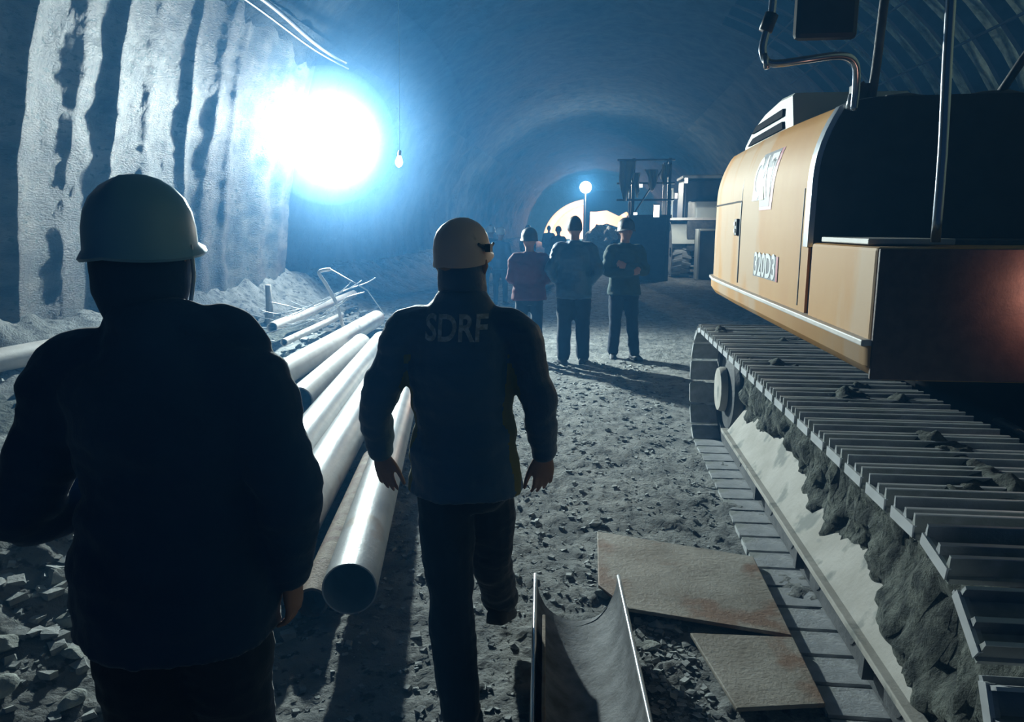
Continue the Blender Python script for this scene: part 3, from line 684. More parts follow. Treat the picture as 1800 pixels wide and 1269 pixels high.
def chip(x, y, s, z=None):
    z = gh(x, y) if z is None else z
    o = len(b.v); c = V((x, y, z + s * .3)); pts = []
    for k in range(8):
        sx, sy, sz = ((-1, 1)[k & 1], (-1, 1)[(k >> 1) & 1], (-1, 1)[(k >> 2) & 1])
        pts.append(V((sx * s * rr.uniform(.5, 1.1), sy * s * rr.uniform(.4, .9), sz * s * rr.uniform(.15, .5))))
    Rm = Matrix.Rotation(rr.uniform(0, 6.3), 3, 'Z') @ Matrix.Rotation(rr.uniform(-.4, .4), 3, 'X')
    b.add([c + Rm @ q for q in pts], [(0,2,3,1),(4,5,7,6),(0,1,5,4),(1,3,7,5),(3,2,6,7),(2,0,4,6)])
for _ in range(6000):
    y = 1.6 + 7.5 * rr.random() ** 1.6; x = rr.uniform(-.95 - y * .12, .82)
    s = .003 + .011 * rr.random() ** 4
    if .05 < x < .92 and 2.8 < y < 3.75: continue
    if .42 < x < .92 and 2.3 < y < 2.85: continue
    if -.24 < x < .24 and y < 3: continue
    chip(x, y, s * (1 + .12 * y))
for _ in range(420):   # debris between the plates and beside the channel
    y = rr.uniform(2.0, 2.95); x = rr.uniform(.22, .46 + (2.4 - y) * .15); chip(x, y, .005 + .016 * rr.random() ** 2)
for _ in range(500):
    x = rr.gauss(-2.2, .5); y = rr.gauss(2.6, .45); chip(x, y, .008 + .035 * rr.random() ** 2)
for _ in range(500):
    x = rr.uniform(-5.3, -2.6); y = rr.uniform(5, 15); chip(x, y, rr.uniform(.02, .08))
b.build('loose_stones', M['stone'], label='loose chips of crushed rock scattered over the tunnel floor', category='gravel', kind='stuff')
# muck pile far down
def mound(nm, label, cx, cy, rx, ry, h, seed, m):
    vs = []; fs = []; n = 46
    for j in range(n + 1):
        for i in range(n + 1):
            u = i / n * 2 - 1; v = j / n * 2 - 1; d = math.hypot(u, v)
            z = h * max(0, 1 - d ** 1.6) * (1 + .35 * fr(u*2, v*2, seed, 1.3, 3)) + .09 * fr(u, v, seed, 7, 3) - .08
            vs.append((cx + u * rx, cy + v * ry, z))
    for j in range(n):
        for i in range(n): a = j * (n + 1) + i; fs.append((a, a + 1, a + n + 2, a + n + 1))
    me = bpy.data.meshes.new(nm); me.from_pydata(vs, [], fs); link(nm, me, m, None, .5, label=label, category='rubble', kind='stuff')
mound('rubble_heap', 'grey heap of excavated rock in front of the right half of the glowing arch', .55, 31, 1.7, 2.8, 1.7, 2, M['stone'])
mound('rubble_bank', 'bank of broken rock along the foot of the left wall', -5.35, 8.5, 1.2, 6.5, .40, 4, M['mud'])

# ------------------------------------------------------------------ excavator
E = thing('excavator', 'yellow tracked excavator with muddy steel tracks filling the right side', 'excavator', (2.25, 4.0, 0))
TR = .44; TY0, TY1 = 1.86, 5.66
def stadium(s, r=TR, zc=TR):     # arc length -> (y,z, angle of outward normal)
    L = TY1 - TY0; arc = PI * r; per = 2 * L + 2 * arc; s %= per
    if s < L: return TY0 + s, zc + r, PI / 2
    s -= L
    if s < arc: a = PI / 2 - s / r; return TY1 + r * math.cos(a), zc + r * math.sin(a), a
    s -= arc
    if s < L: return TY1 - s, zc - r, -PI / 2
    s -= L; a = -PI / 2 - s / r; return TY0 + r * math.cos(a), zc + r * math.sin(a), a
PER = 2 * (TY1 - TY0) + 2 * PI * TR; NS = 55; PITCH = PER / NS
def make_track(x0, x1):
    sgn = 1 if x1 > x0 else -1
    b = MB()
    # chain links
    for lx in (x0 + sgn * .22, x0 + sgn * .38):
        R = []
        for i in range(110):
            y, z, a = stadium(PER * i / 110, TR - .055, TR); cy, sz = math.cos(a), math.sin(a)
            R.append([V((lx + dx, y + cy * dr, z + sz * dr)) for dx, dr in ((-.02, -.045), (.02, -.045), (.02, .035), (-.02, .035))])
        b.rings(R, closed=True)
    tr = b.build('track_chain', M['dull'], E, .5)
    sb = MB(); w = abs(x1 - x0)
    h = PITCH * .43
    prof = [(-h, 0), (-h, -.014), (h, -.014), (h, .0), (h*.82, .004), (h*.78, .050), (h*.70, .050), (h*.64, .005), (.006, .005), (-.004, .044), (-.014, .044), (-.022, .005), (-h*.66, .005), (-h*.74, .050), (-h*.84, .050), (-h*.9, .003)]
    sb.prism([(p[0], p[1]) for p in prof], 0, 0, w)
    for xx in (0, w - .012): sb.box((xx - .004, -h*.86, -.012), (xx + .016, h*.84, .020))
    sb.cur = 1
    for ya, yb, zt in ((h*.69, h*.79, .050), (-.015, -.003, .044), (-h*.85, -h*.73, .050)): sb.box((0, ya, zt - .001), (w, yb, zt + .002))
    for xx in (0, w): sb.box((xx - .005, -h*.88, -.010), (xx + .005, h*.86, .022))
    me = sb.mesh('track_shoe'); me.materials.append(M['track']); me.materials.append(M['wornsteel'])
    for i in range(NS):
        y, z, a = stadium(PITCH * (i + .5))
        o = bpy.data.objects.new('track_shoe', me); COL.objects.link(o); o.parent = tr
        rot = Matrix.Rotation(a - PI / 2, 4, 'X')
        o.matrix_parent_inverse = Matrix.Identity(4)
        o.matrix_local = Matrix.Translation((min(x0, x1), y, z)) @ rot
    return tr
tr1 = make_track(.835, 1.485)
def track_frame(x0, sg, full=True):
    def X(v): return x0 + sg * v
    b = MB(); b.prism([(X(.13), .17), (X(.12), .195), (X(.15), .225), (X(.30), .44), (X(.52), .44), (X(.52), .13), (X(.2), .13), (X(.19), .165)], 1, 2.15, 5.30)
    f = b.build('track_frame', M['trackdust'], E, False, .006)
    b = MB(); b.box((min(X(.105), X(.16)), 1.75, .188), (max(X(.105), X(.16)), 5.36, .214)); b.build('frame_rail', M['trackdust'], E, False, .004)
    for i in range(7):
        y = 2.35 + i * .44; b = MB(); c = (X(.17), y, .125)
        b.lathe(c, (sg, 0, 0), [(0, .03), (.0, .075), (.05, .075), (.06, .055), (.2, .055), (.21, .075), (.27, .075), (.27, .03)], 20); b.build('track_roller', M['dull'], E, .6)
    b = MB(); c = V((X(.12), TY1, TR)); b.lathe(c, (sg, 0, 0), [(0, .01), (.0, .16), (.02, .17), (.05, .17)], 36); b.build('idler_hub', M['trackdust'], E, .6, label='pale round hub cap')
    b = MB(); b.lathe(c + V((sg * .05, 0, 0)), (sg, 0, 0), [(0, .05), (.02, .30), (.05, .335), (.08, .335), (.09, .30), (.2, .30), (.21, .335), (.28, .335), (.28, .05)], 40); b.build('idler_wheel', M['dull'], E, .6)
    b = MB(); c = V((X(.24), TY0 + .02, TR - .01)); b.lathe(c, (sg, 0, 0), [(0, .01), (0, .2), (.03, .27), (.05, .31), (.09, .31), (.10, .25), (.3, .25)], 40)
    for i in range(21):
        a = 2*PI*i/21; q = V((0, math.cos(a), math.sin(a))); p = c + q * .305; tt = V((0, -math.sin(a), math.cos(a)))
        b.rings([[p + V((sg * dx, 0, 0)) + tt * e for dx, e in ((.04, -.026), (.10, -.026), (.10, .026), (.04, .026))], [p + q * .04 + V((sg * dx, 0, 0)) + tt * e for dx, e in ((.045, -.01), (.095, -.01), (.095, .01), (.045, .01))]])
    b.build('drive_sprocket', M['dull'], E, .6)
track_frame(.86, 1)
# step guards on the frame side, nearest end
b = MB(); b.prism([(1.03, .20), (1.16, .40), (1.30, .46), (1.30, .44), (1.17, .38), (1.05, .19)], 1, 2.36, 2.86); b.build('guard_plate', M['trackdust'], E, False, .004)
for y in (2.52, 3.4, 4.3):
    b = MB(); b.prism([(.99, .06), (.995, .19), (1.03, .19), (1.03, .06)], 1, y, y + .04); b.build('frame_bracket', M['dull'], E)
# packed mud between the frame and the upper run
b = MB(); R = []
for i in range(170):
    y = 1.50 + 3.85 * i / 169; ring = []
    bulge = .06 * fr(y, 0, 3, 1.6, 3); low = .33 + .07 * fr(y, 5, 1, 1.3, 2) + .05 * math.sin(y * 2.1)
    inr = TR - .07; dy_ = max(0, TY0 - y, y - TY1); cap = TR + math.sqrt(max(.01, inr * inr - dy_ * dy_))
    near = max(0, min(1, (2.75 - y) / .35)); low = low * (1 - near) + max(.10, TR - (cap - TR)) * near
    mid = math.exp(-((y - 3.35) / .5) ** 2); low = low - .14 * mid
    endk = min(1, (5.36 - y) / .3 + .15)
    for j in range(44):
        a = 2 * PI * j / 44; ca, sa = math.cos(a), math.sin(a)
        top = min(.825, cap); zc = (low + top) / 2; hz = (top - low) / 2
        z = zc + hz * sa * abs(sa + 1e-6) ** -.3
        x = 1.28 + (.17 + bulge - .03 * near) * ca * abs(ca) ** -.3 * (.7 + .3*endk)
        if ca < 0:
            xl = 1.105 if z > .40 else max(1.0, .985 + .7 * (z - .225)); xl = xl * (1 - near) + (1.10 - .10 * max(0, (.6 - z) / .4)) * near
            x = 1.28 - (1.28 - xl) * min(1, abs(ca) ** .7 * 1.05)
        p = V((x, y, z)); k = .045 * fr(p.x, p.y, p.z, 4.5, 4) + .034 * fr(p.x, p.y, p.z, 17, 4)
        p.x += ca * k; p.z += sa * k * .6; p.z = min(p.z, top + .005); p.z = max(p.z, TR - (cap - TR)); ring.append(p)
    R.append(ring)
b.rings(R); b.build('packed_mud', M['mud'], E, True, kind='stuff')
# dirt caked on the upper run
b = MB(); nx, ny = 46, 420
for j in range(ny + 1):
    for i in range(nx + 1):
        x = .86 + .61 * i / nx; y = 1.9 + 3.7 * j / ny
        h = fr(x * 1.2, y * .8, 4, 3.2, 4); edge = min(1, min(i, nx - i) / 3)
        b.v.append((x, y, 2*TR - .004 + max(-.02, min(.1, (h * .11 - .004 + .012 * nz(x, y, 0, 22)))) * edge))
for j in range(ny):
    for i in range(nx): a = j*(nx+1)+i; b.f.append((a, a+1, a+nx+2, a+nx+1)); b.mi.append(0)
b.build('caked_dirt', M['mud'], E, True, kind='stuff')
# upper structure
def prof_x(z):   # outer skin of the hood, x as a function of height
    if z < 1.62: return .975
    if z < 1.85: return .975 + .003 * ((z - 1.62) / .23)
    t = (z - 1.85) / .33; return .978 + .10 * t ** 2.0
def hood_ring(y, inset, drop):
    pts = []
    for z in [1.265 + .0 + i * (2.17 - 1.265) / 18 for i in range(19)]:
        zz = 1.265 + (z - 1.265) * (1 - drop); pts.append(V((prof_x(z) + inset, y, zz)))
    top = 1.265 + .905 * (1 - drop)
    for x, dz in ((1.12, .022), (1.20, .035), (1.6, .04), (3.2, .04), (3.45, .02), (3.52, -.05)): pts.append(V((x + inset * (1 if x < 2 else -1), y, top + dz)))
    pts.append(V((3.54 - inset, y, 1.9))); pts.append(V((3.54 - inset, y, 1.265)))
    return pts
ys = [3.50, 3.8, 4.2, 4.6, 5.0, 5.4, 5.8, 6.1]
R = [hood_ring(y, .012 * max(0, (y - 4.6)) ** 1.5, -.03 * min(1, (y - 3.5) / 1.0) + .0) for y in ys]
for k, (y, ins, dr) in enumerate(((6.3, .035, -.02), (6.45, .075, .01), (6.56, .14, .05), (6.62, .24, .12), (6.64, .4, .2))): R.append(hood_ring(y, ins, dr))
b = MB(); b.rings(R); hood = b.build('engine_hood', M['yellow'], E, .8)
# bulkhead facing us with its rolled edge, the bright reflection put in as silver
b = MB(); q = [hood_ring(3.47, .012, .0), hood_ring(3.502, .012, .0)]; b.rings(q); b.build('front_bulkhead', M['black'], E)
b = MB(); n_ = [p for p in hood_ring(3.49, 0, 0)[6:21]]
R = []
for i, p in enumerate(n_):
    w = .045 if i < 12 else .045 - .012 * (i - 11)
    R.append([p + V((-.012, -.012, 0)), p + V((-.016, w, 0)), p + V((-.004, w + .012, 0)), p + V((.02, .01, 0)), p + V((.02, -.016, 0))])
b.rings(R); b.build('hood_edge', M['silver'], E, .9, label='rolled hood edge with its reflection put in as silver')
# door seams, latch
def skinline(pts, w, m, nm, off=.004):
    b = MB(); P = [V((prof_x(z) + .012 * max(0, (y - 4.6)) ** 1.5 - off, y, z)) for y, z in pts]; b.tube(P, w, 6); b.build(nm, m, E)
skinline([(5.10, 1.29 + i * .05) for i in range(11)] + [(5.10, 1.82)], .006, M['black'], 'door_seam', .001)
skinline([(5.10, 1.82)] + [(5.1 + i * .13, 1.822) for i in range(1, 10)], .006, M['black'], 'door_seam', .001)
skinline([(5.10, 1.82 + i * .035) for i in range(9)], .0035, M['black'], 'door_seam', .0)
skinline([(3.62, 1.29 + i * .06) for i in range(10)], .004, M['black'], 'door_seam', .0)
b = MB(); b.box((.962, 5.16, 1.60), (.985, 5.24, 1.71)); lt = b.build('door_latch', M['black'], E, False, .004)
b = MB(); b.box((.955, 5.18, 1.62), (.965, 5.22, 1.645)); b.box((.955, 5.18, 1.665), (.965, 5.22, 1.69)); b.build('latch_handle', M['silver'], lt)
# skirt (lower frame) with its lip
def skirt(y0, y1, z0, z1, ins0):
    out = [(.965, y0), (.955, y0 + .02), (.955, 5.3), (.965, 6.0), (1.0, 6.35), (1.10, 6.58), (1.4, 6.70), (2.2, 6.76), (3.1, 6.70), (3.45, 6.5), (3.55, 6.1), (3.55, y0)]
    b = MB(); R = []
    for z, k in ((z0, .06), (z0 + .02, .025), (z0 + .05, .004), (z1, 0)):
        R.append([V((x + (k if x < 2 else -k), y, z)) for x, y in out])
    b.rings(R); return b
skirt(2.66, 6.7, 1.125, 1.245, 0).build('deck_skirt', M['yellow'], E, .5)
out = [(.942, 2.655), (.942, 5.3), (.952, 6.0), (.987, 6.36), (1.09, 6.6), (1.4, 6.72), (2.2, 6.78), (3.1, 6.72), (3.47, 6.5), (3.56, 6.1), (3.56, 2.655)]
side = [(.942, 2.662), (.942, 5.3), (.952, 6.0), (.987, 6.36), (1.09, 6.6), (1.4, 6.72), (2.2, 6.78), (2.2, 6.70), (1.45, 6.64), (1.15, 6.53), (1.05, 6.3), (1.0, 6.0), (1.0, 5.3), (1.0, 2.662)]
b = MB(); b.rings([[V((x, y, z)) for x, y in side] for z in (1.243, 1.266)]); b.build('deck_lip', M['palepipe'], E, False, .005, label='dusty pale lip along the deck edge')
# tool box / tank in front with its dark face
b = MB(); b.box((.972, 2.672, 1.250), (3.3, 3.44, 1.585)); tk = b.build('tool_box', M['yellow'], E, False, .014)
b = MB(); b.box((1.00, 2.84, 1.590), (1.30, 3.40, 1.612)); b.build('step_plate', M['palepipe'], E, False, .004, label='pale tread plate')
b = MB(); b.box((1.28, 3.05, 1.586), (2.6, 3.42, 1.606)); b.build('tread_deck', M['dull'], E, False, .003)
# louvred box above the hood
b = MB(); prof = [(4.62, 2.18), (4.70, 2.43), (5.0, 2.445), (5.4, 2.42), (5.75, 2.36), (6.02, 2.26), (6.06, 2.14)]
R = [[V((x, y, 2.16 + (z - 2.16) * k)) for y, z in prof] for x, k in ((1.16, .94), (1.175, 1.0), (1.80, 1.0), (1.82, .95))]; b.rings(R); lv = b.build('air_filter_cowl', M['machine'], E, .6)
for i in range(2):
    b = MB(); z = 2.245 + i * .075; b.prism([(4.84 + .02*i, z), (4.86, z + .045), (5.70 - .10*i, z + .040), (5.86 - .12*i, z)], 0, 1.145, 1.175); b.build('louvre', M['ribsteel'], lv)
# mirror arm, hand rails
def rail(nm, pts, r, m, k=5, **kw): b = MB(); b.tube(catmull(pts, k) if k else pts, r, 10); return b.build(nm, m, E, True, **kw)
rail('mirror_arm', [(1.10, 3.42, 2.14), (1.095, 3.40, 2.24), (1.07, 3.36, 2.32), (1.0, 3.33, 2.345), (.85, 3.3, 2.325), (.72, 3.3, 2.315), (.685, 3.3, 2.36), (.69, 3.3, 2.42), (.71, 3.3, 2.5), (.715, 3.3, 2.64), (.72, 3.3, 2.9)], .016, M['chrome'])
rail('mirror_joint', [(.690, 3.3, 2.44), (.712, 3.3, 2.505)], .028, M['black'], 0)
rail('arm_stub', [(.69, 3.29, 2.35), (.70, 3.28, 2.29)], .011, M['chrome'], 0)
b = MB(); b.box((.80, 3.28, 2.40), (1.05, 3.325, 2.92)); b.build('mirror', M['black'], E, False, .03)
rail('post_rail', [(1.09, 3.44, 2.15), (1.10, 3.44, 2.21)], .02, M['silver'], 0)
rail('hand_rail', [(1.205, 2.78, 1.60), (1.20, 2.78, 1.9), (1.185, 2.78, 2.2), (1.17, 2.78, 2.6), (1.165, 2.78, 2.8)], .0165, M['chrome'], 3)
rail('inner_rail', [(1.20, 3.52, 2.18), (1.215, 3.53, 2.35), (1.235, 3.56, 2.6), (1.26, 3.6, 2.9)], .019, M['dull'], 0)
rail('side_rail', [(1.75, 3.6, 2.2), (1.84, 3.6, 2.36), (2.1, 3.6, 2.8)], .018, M['dull'], 0)
b = MB(); b.box((1.13, 3.52, 2.20), (1.20, 3.60, 2.27)); b.tube([(1.135, 3.5, 2.20), (1.135, 3.5, 2.255), (1.16, 3.5, 2.27)], .008, 6); b.build('filler_cap', M['dull'], E, False, .01)
b = MB(); P = []
for i in range(14): P.append((1.3 + i * .1, 3.62 + .03 * math.sin(i), 2.215 + .012 * math.sin(i * 1.7)))
b.tube(P, .02, 8); b.build('top_hose', M['dull'], E, True)
# undercarriage centre, swing ring, hose, second track
b = MB(); b.box((1.4, 2.9, .40), (3.1, 4.9, .72)); b.build('car_body', M['dull'], E, False, .03)
b = MB(); b.lathe((2.25, 4.2, .70), (0, 0, 1), [(0, .62), (.1, .66), (.36, .66), (.43, .62)], 40); b.build('swing_ring', M['black'], E, .6)
rail('drain_hose', [(1.60, 4.6, .80), (1.80, 4.25, .76), (1.92, 3.9, .73), (1.95, 3.5, .74), (2.0, 3.1, .60)], .02, M['palepipe'], 5)
tr2 = make_track(3.665, 3.015)
track_frame(3.64, -1)
# work light at the front of the deck
b = MB(); b.box((.976, 2.652, 1.128), (3.3, 2.668, 1.580)); b.build('shade_panel', M['front_shade'], E, False, .003, label='dark panel with the shade of the front face in its colour')  # brown sheet that carries the shade of the deck's front face
b = MB(); b.box((1.68, 2.43, 1.38), (1.80, 2.52, 1.50)); b.tube([(1.74, 2.50, 1.40), (1.74, 2.67, 1.34)], .015, 8); wl = b.build('work_light', M['black'], E, False, .01)
b = MB(); b.lathe((1.74, 2.521, 1.44), (0, 1, 0), [(0, .05), (.008, .045), (.012, .01)], 20); b.build('lens', M['warmglow'], wl)
# lettering on the hood
def decal(me_or_mb, m, nm, off, yx):
    me = me_or_mb
    for v in me.vertices:
        y, z = yx(v.co.x, v.co.y); v.co = V((0, y, z))
    bm = bmesh.new(); bm.from_mesh(hood.data); t = BVHTree.FromBMesh(bm); bm.free()
    for v in me.vertices:
        h = t.ray_cast(V((.2, v.co.y, v.co.z)), V((1, 0, 0))); v.co.x = (h[0].x if h[0] is not None else .98) - off
    me.update(); link(nm, me, m, E)
def poly_grid(pts, n=10):  # subdivided quad from four corner points
    a, b_, c, d = [V((*p, 0)) for p in pts]; vs = []; fs = []
    for j in range(n + 1):
        for i in range(n + 1):
            u = i / n; v = j / n; vs.append((a * (1-u) + b_ * u) * (1-v) + (d * (1-u) + c * u) * v)
    for j in range(n):
        for i in range(n): q = j*(n+1)+i; fs.append((q, q+1, q+n+2, q+n+1))
    me = bpy.data.meshes.new('g'); me.from_pydata(vs, [], fs); return me
LOGO = lambda x, y: (4.50 - x * .95, 1.925 + y)
decal(poly_grid([(-.06, -.175), (.25, -.175), (.33, .15), (-.12, .15)]), M['red'], 'logo_panel', .0022, LOGO)
decal(poly_grid([(-.06, -.155), (.19, -.155), (.27, .15), (-.12, .15)]), M['dark'], 'logo_backing', .0034, LOGO)
decal(poly_grid([(-.30, -.115), (.15, -.115), (.17, .15), (-.16, .15)]), M['logogrey'], 'logo_ground', .0028, LOGO)
decal(text_mesh('CAT', .33, .80), M['wprint'], 'logo_letters', .0052, LOGO)
tm = bpy.data.meshes.new('tri'); tm.from_pydata([(-.075, -.115, 0), (.065, -.115, 0), (-.005, .0, 0)], [], [(0, 1, 2)])
decal(tm, M['yprint'], 'logo_triangle', .0068, LOGO)
LAB = lambda x, y: (4.33 - x, 1.435 + y)
decal(poly_grid([(-.28, -.066), (.30, -.066), (.30, .066), (-.28, .066)]), M['dark'], 'model_backing', .0030, LAB)
decal(text_mesh('320D3', .185, 1.03), M['wprint'], 'model_number', .005, LAB)
decal(poly_grid([(.272, -.066), (.31, -.066), (.31, .066), (.272, .066)]), M['red'], 'model_stripe', .0040, LAB)

# ------------------------------------------------------------------ machines in the distance
def wheel(parent, c, r, w, sg):
    b = MB(); c = V(c); b.lathe(c - V((w/2, 0, 0)), (1, 0, 0), [(.02, r*.5), (0, r*.62), (0, r*.86), (.06, r*.98), (w*.3, r), (w*.7, r), (w-.06, r*.98), (w, r*.86), (w, r*.62), (w-.02, r*.5)], 40)
    n = 22
    for i in range(n):
        for sd in (-1, 1):
            a = 2*PI*(i + (.5 if sd > 0 else 0))/n; q = V((0, math.cos(a), math.sin(a))); tt = V((0, -math.sin(a), math.cos(a))); p = c + V((sd*w*.25, 0, 0)) + q * r
            b.rings([[p + q*h + V((dx, 0, 0)) + tt * (e + dx*.25*sd) for dx, e in ((-w*.24, -.04), (w*.24, -.04), (w*.24, .04), (-w*.24, .04))] for h in (-.03, .03)])
    t = b.build('wheel', M['rubber'], parent, .6)
    b = MB(); b.lathe(c + V((sg*(w/2 + .0), 0, 0)), (sg, 0, 0), [(-.06, r*.55), (-.02, r*.5), (-.1, r*.42), (-.08, r*.2), (.03, r*.17), (.04, .02)], 30); b.build('rim', M['machine'], t, .6)
LD = thing('wheel_loader', 'dusty wheel loader parked against the right side beyond the excavator', 'loader', (3.9, 27, 0))
for yy in (25.9, 29.2):
    wheel(LD, (2.98, yy, .84), .85, .62, -1); wheel(LD, (5.0, yy, .84), .85, .62, 1)
b = MB(); b.prism([(25.2, .7), (25.1, 1.0), (25.1, 2.3), (25.4, 2.5), (27.4, 2.6), (27.4, .7)], 0, 3.35, 4.7); b.build('engine_cover', M['machine'], LD, False, .06)
b = MB(); b.prism([(24.95, .9), (24.95, 1.85), (25.1, 1.95), (25.15, .9)], 0, 3.1, 4.9); b.build('counterweight', M['dull'], LD, False, .03)
for x0 in (2.62, 4.68):
    b = MB(); R = []
    for i in range(13): a = .15 + 2.7 * i / 12; R.append([V((x, 25.9 + rr_*math.cos(a), .84 + rr_*math.sin(a))) for x, rr_ in ((x0, 1.0), (x0 + .72, 1.0), (x0 + .72, 1.05), (x0, 1.05))])
    b.rings(R); b.build('fender', M['machine'], LD, .6)
b = MB(); b.box((2.55, 25.0, 1.90), (5.0, 26.9, 1.98)); b.build('deck', M['palepipe'], LD)
b = MB(); b.prism([(27.3, 1.5), (27.2, 3.3), (28.9, 3.35), (29.1, 1.5)], 0, 3.2, 4.85); b.build('cab', M['black'], LD, False, .06)
b = MB(); b.box((3.15, 27.1, 3.36), (4.9, 29.1, 3.48)); b.build('cab_roof', M['machine'], LD, False, .04)
b = MB(); b.box((3.5, 27.4, .6), (4.5, 30.6, 1.4)); b.build('front_frame', M['dull'], LD, False, .05)
b = MB(); b.prism([(30.4, 1.2), (32.1, .5), (32.2, .75), (30.6, 1.6)], 0, 3.6, 3.8); b.prism([(30.4, 1.2), (32.1, .5), (32.2, .75), (30.6, 1.6)], 0, 4.2, 4.4); b.build('lift_arm', M['machine'], LD)
b = MB(); b.rings([[V((x, 32.0 + dy, dz)) for dy, dz in ((1.2, .1), (.3, .08), (0, .35), (.02, 1.0), (.25, 1.3), (.3, 1.25), (.08, .98), (.06, .38), (.33, .13), (1.2, .13))] for x in (2.6, 5.4)]); b.build('bucket', M['dull'], LD)
b = MB(); b.tube([(4.4, 25.9, 2.5), (4.4, 25.9, 3.1), (4.4, 25.8, 3.2)], .06, 10); b.build('exhaust', M['black'], LD, True)
b = MB(); b.tube([(2.6, 25.1, 1.95), (2.6, 25.1, 2.9), (2.6, 26.8, 2.9), (2.6, 26.8, 1.95)], .03, 8); b.tube([(2.6, 25.1, 2.4), (2.6, 26.8, 2.4)], .02, 6); b.build('guard_rail', M['machine'], LD)
b = MB(); b.box((2.64, 25.02, 2.55), (2.78, 25.1, 2.80)); lm = b.build('rear_lamp', M['black'], LD); b = MB(); b.box((2.67, 25.0, 2.60), (2.75, 25.018, 2.76)); b.build('lens', M['glow2'], lm)
# fuel drum-like box standing by the loader
b = MB(); b.box((3.35, 24.2, .02), (3.42, 24.9, 1.62)); b.box((3.42, 24.2, 1.55), (4.4, 24.9, 1.62)); b.box((3.42, 24.84, .02), (4.4, 24.9, 1.55)); b.box((4.33, 24.2, .02), (4.4, 24.84, 1.55))
b.build('steel_crate', M['machine'], None, False, .01, label='open pale steel crate standing beside the loader wheel', category='crate')
# work platform draped with tarpaulins
WP = thing('work_platform', 'tall dark scaffold work platform left of the loader, hung with pale cloths', 'platform', (1.9, 24.3, 0))
for x in (1.25, 2.35):
    for y in (23.7, 25.3): b = MB(); b.box((x - .05, y - .05, 0), (x + .05, y + .05, 3.75)); b.build('post', M['black'], WP)
b = MB(); b.box((1.15, 23.6, 1.95), (2.45, 25.4, 2.05)); b.build('deck', M['black'], WP); b = MB(); b.box((1.2, 23.7, .25), (2.4, 25.3, .33)); b.build('deck', M['black'], WP)
b = MB(); b.box((1.30, 23.70, .02), (2.33, 23.74, 1.95)); b.box((1.2, 23.8, .02), (1.24, 25.25, 1.95)); b.build('side_panel', M['black'], WP)
b = MB(); 
for z in (2.5, 3.0, 3.7): b.tube([(.75, 23.65, z), (2.5, 23.65, z)], .03, 8); b.tube([(1.25, 23.6, z), (1.25, 25.4, z)], .03, 8)
b.tube([(1.3, 23.62, 2.1), (2.3, 23.62, 3.7)], .025, 8); b.build('guard_rail', M['black'], WP)
def drape(label, x0, x1, z0, z1, y, seed, m='cloth'):
    vs = []; n = 22; mm = 22; fs = []
    for j in range(mm + 1):
        v = j / mm
        for i in range(n + 1):
            u = i / n; sag = (4 * u * (1 - u)); zb = z0 + (z1 - z0) * (1 - .45 + .45 * sag)
            z = z0 + (zb - z0) * v; fold = .09 * math.sin(u * 15 + seed + v * 1.2) + .05 * math.sin(u * 31 + seed)
            vs.append((x0 + (x1 - x0) * (u * (1 - .35 * v) + .175 * v) + .03 * math.sin(v * 4 + seed), y + fold * (.3 + v) - .02, z))
    for j in range(mm):
        for i in range(n): a = j*(n+1)+i; fs.append((a, a+1, a+n+2, a+n+1))
    me = bpy.data.meshes.new('tarpaulin'); me.from_pydata(vs, [], fs)
    o = link('tarpaulin', me, M[m], None, True, label=label, category='tarpaulin', group='cloths hung on the work platform')
    s_ = o.modifiers.new('t', 'SOLIDIFY'); s_.thickness = .012
drape('widest pale tarpaulin, hanging at the left end of the dark work platform', .78, 1.28, 3.66, 2.45, 23.52, 1)
drape('narrow pale cloth hanging beside the widest tarpaulin', 1.26, 1.45, 3.3, 2.55, 23.50, 3)
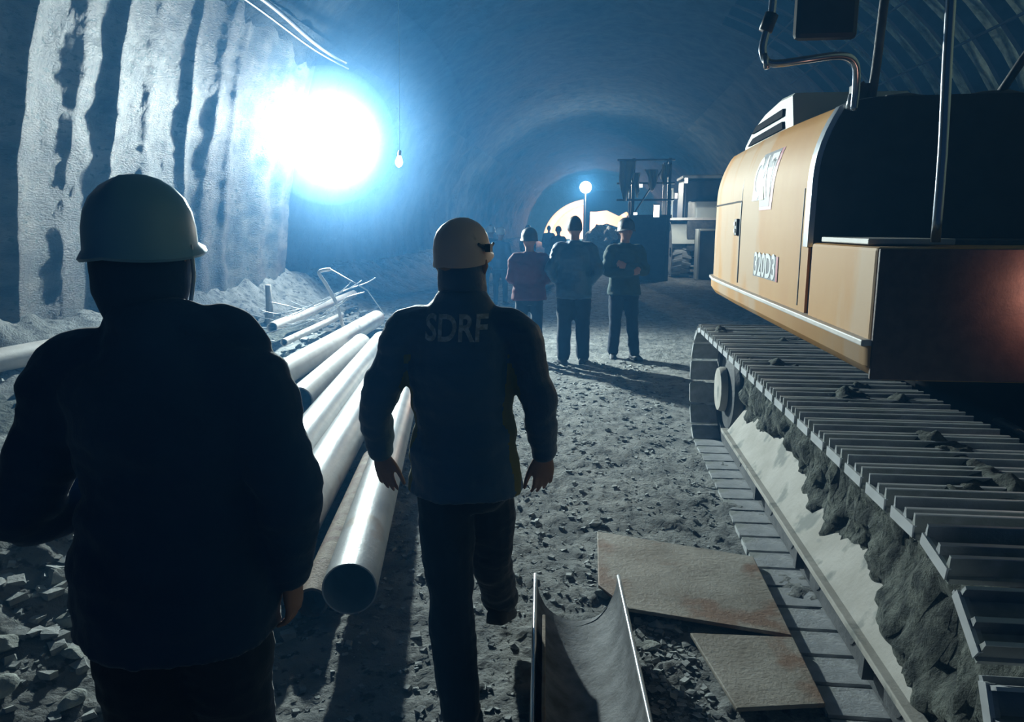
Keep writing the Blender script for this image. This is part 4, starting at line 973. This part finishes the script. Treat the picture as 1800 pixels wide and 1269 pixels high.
drape('dim cloth high on the right part of the work platform', 1.6, 2.0, 3.4, 2.75, 23.50, 5)
drape('small dim cloth at the right end of the work platform', 2.05, 2.35, 3.55, 2.9, 23.50, 7)
def lampbox(label, c, sx, sz):
    t = thing('work_lamp', label, 'lamp', c)
    b = MB(); c = V(c); b.box(c + V((-sx*.6, 0, -sz*.6)), c + V((sx*.6, .08, sz*.6))); b.build('housing', M['black'], t)
    b = MB(); b.box(c + V((-sx*.5, -.01, -sz*.5)), c + V((sx*.5, -.002, sz*.5))); b.build('lens', M['glow2'], t)
lampbox('bright upright rectangular lamp low on the work platform', (1.97, 23.50, 2.16), .17, .36)
lampbox('tiny flat lamp left of the rectangular one', (1.33, 23.50, 2.08), .11, .07)
b = MB(); b.tube([(3.02, 25.1, 1.96), (3.02, 25.1, 3.1)], .025, 8); b.box((2.96, 25.06, 3.06), (3.08, 25.14, 3.26)); lm = b.build('mast_lamp', M['black'], LD)
b = MB(); b.box((2.975, 25.04, 3.08), (3.065, 25.055, 3.24)); b.build('lens', M['glow2'], lm)
lampbox('small lamp under the narrow pale cloth', (1.46, 23.50, 2.92), .12, .10)
# drilling rig silhouette before the glowing arch
DR = thing('drilling_rig', 'dark drilling rig silhouette cutting across the glowing arch', 'machine', (.6, 62, 0))
b = MB(); b.box((-.70, 61.6, 0), (-.15, 62.2, 4.1)); b.build('mast', M['black'], DR, False, .05)
b = MB(); b.prism([(-.7, 2.95), (-.7, 4.1), (.4, 4.6), (2.6, 4.6), (3.2, 3.2), (2.2, 2.6), (1.2, 3.05), (.3, 2.95)], 1, 61.4, 62.6); b.build('canopy', M['black'], DR)
b = MB(); b.prism([(.0, .3), (-.1, 1.2), (.4, 1.75), (1.2, 2.0), (2.4, 1.6), (3.4, 1.5), (3.4, .3)], 1, 60.5, 64); b.build('chassis', M['black'], DR)
for x in (0.4, 3.0):
    for y in (61.2, 63.3): b = MB(); b.lathe((x - .2, y, .5), (1, 0, 0), [(0, .1), (0, .5), (.4, .5), (.4, .1)], 20); b.build('wheel', M['black'], DR)
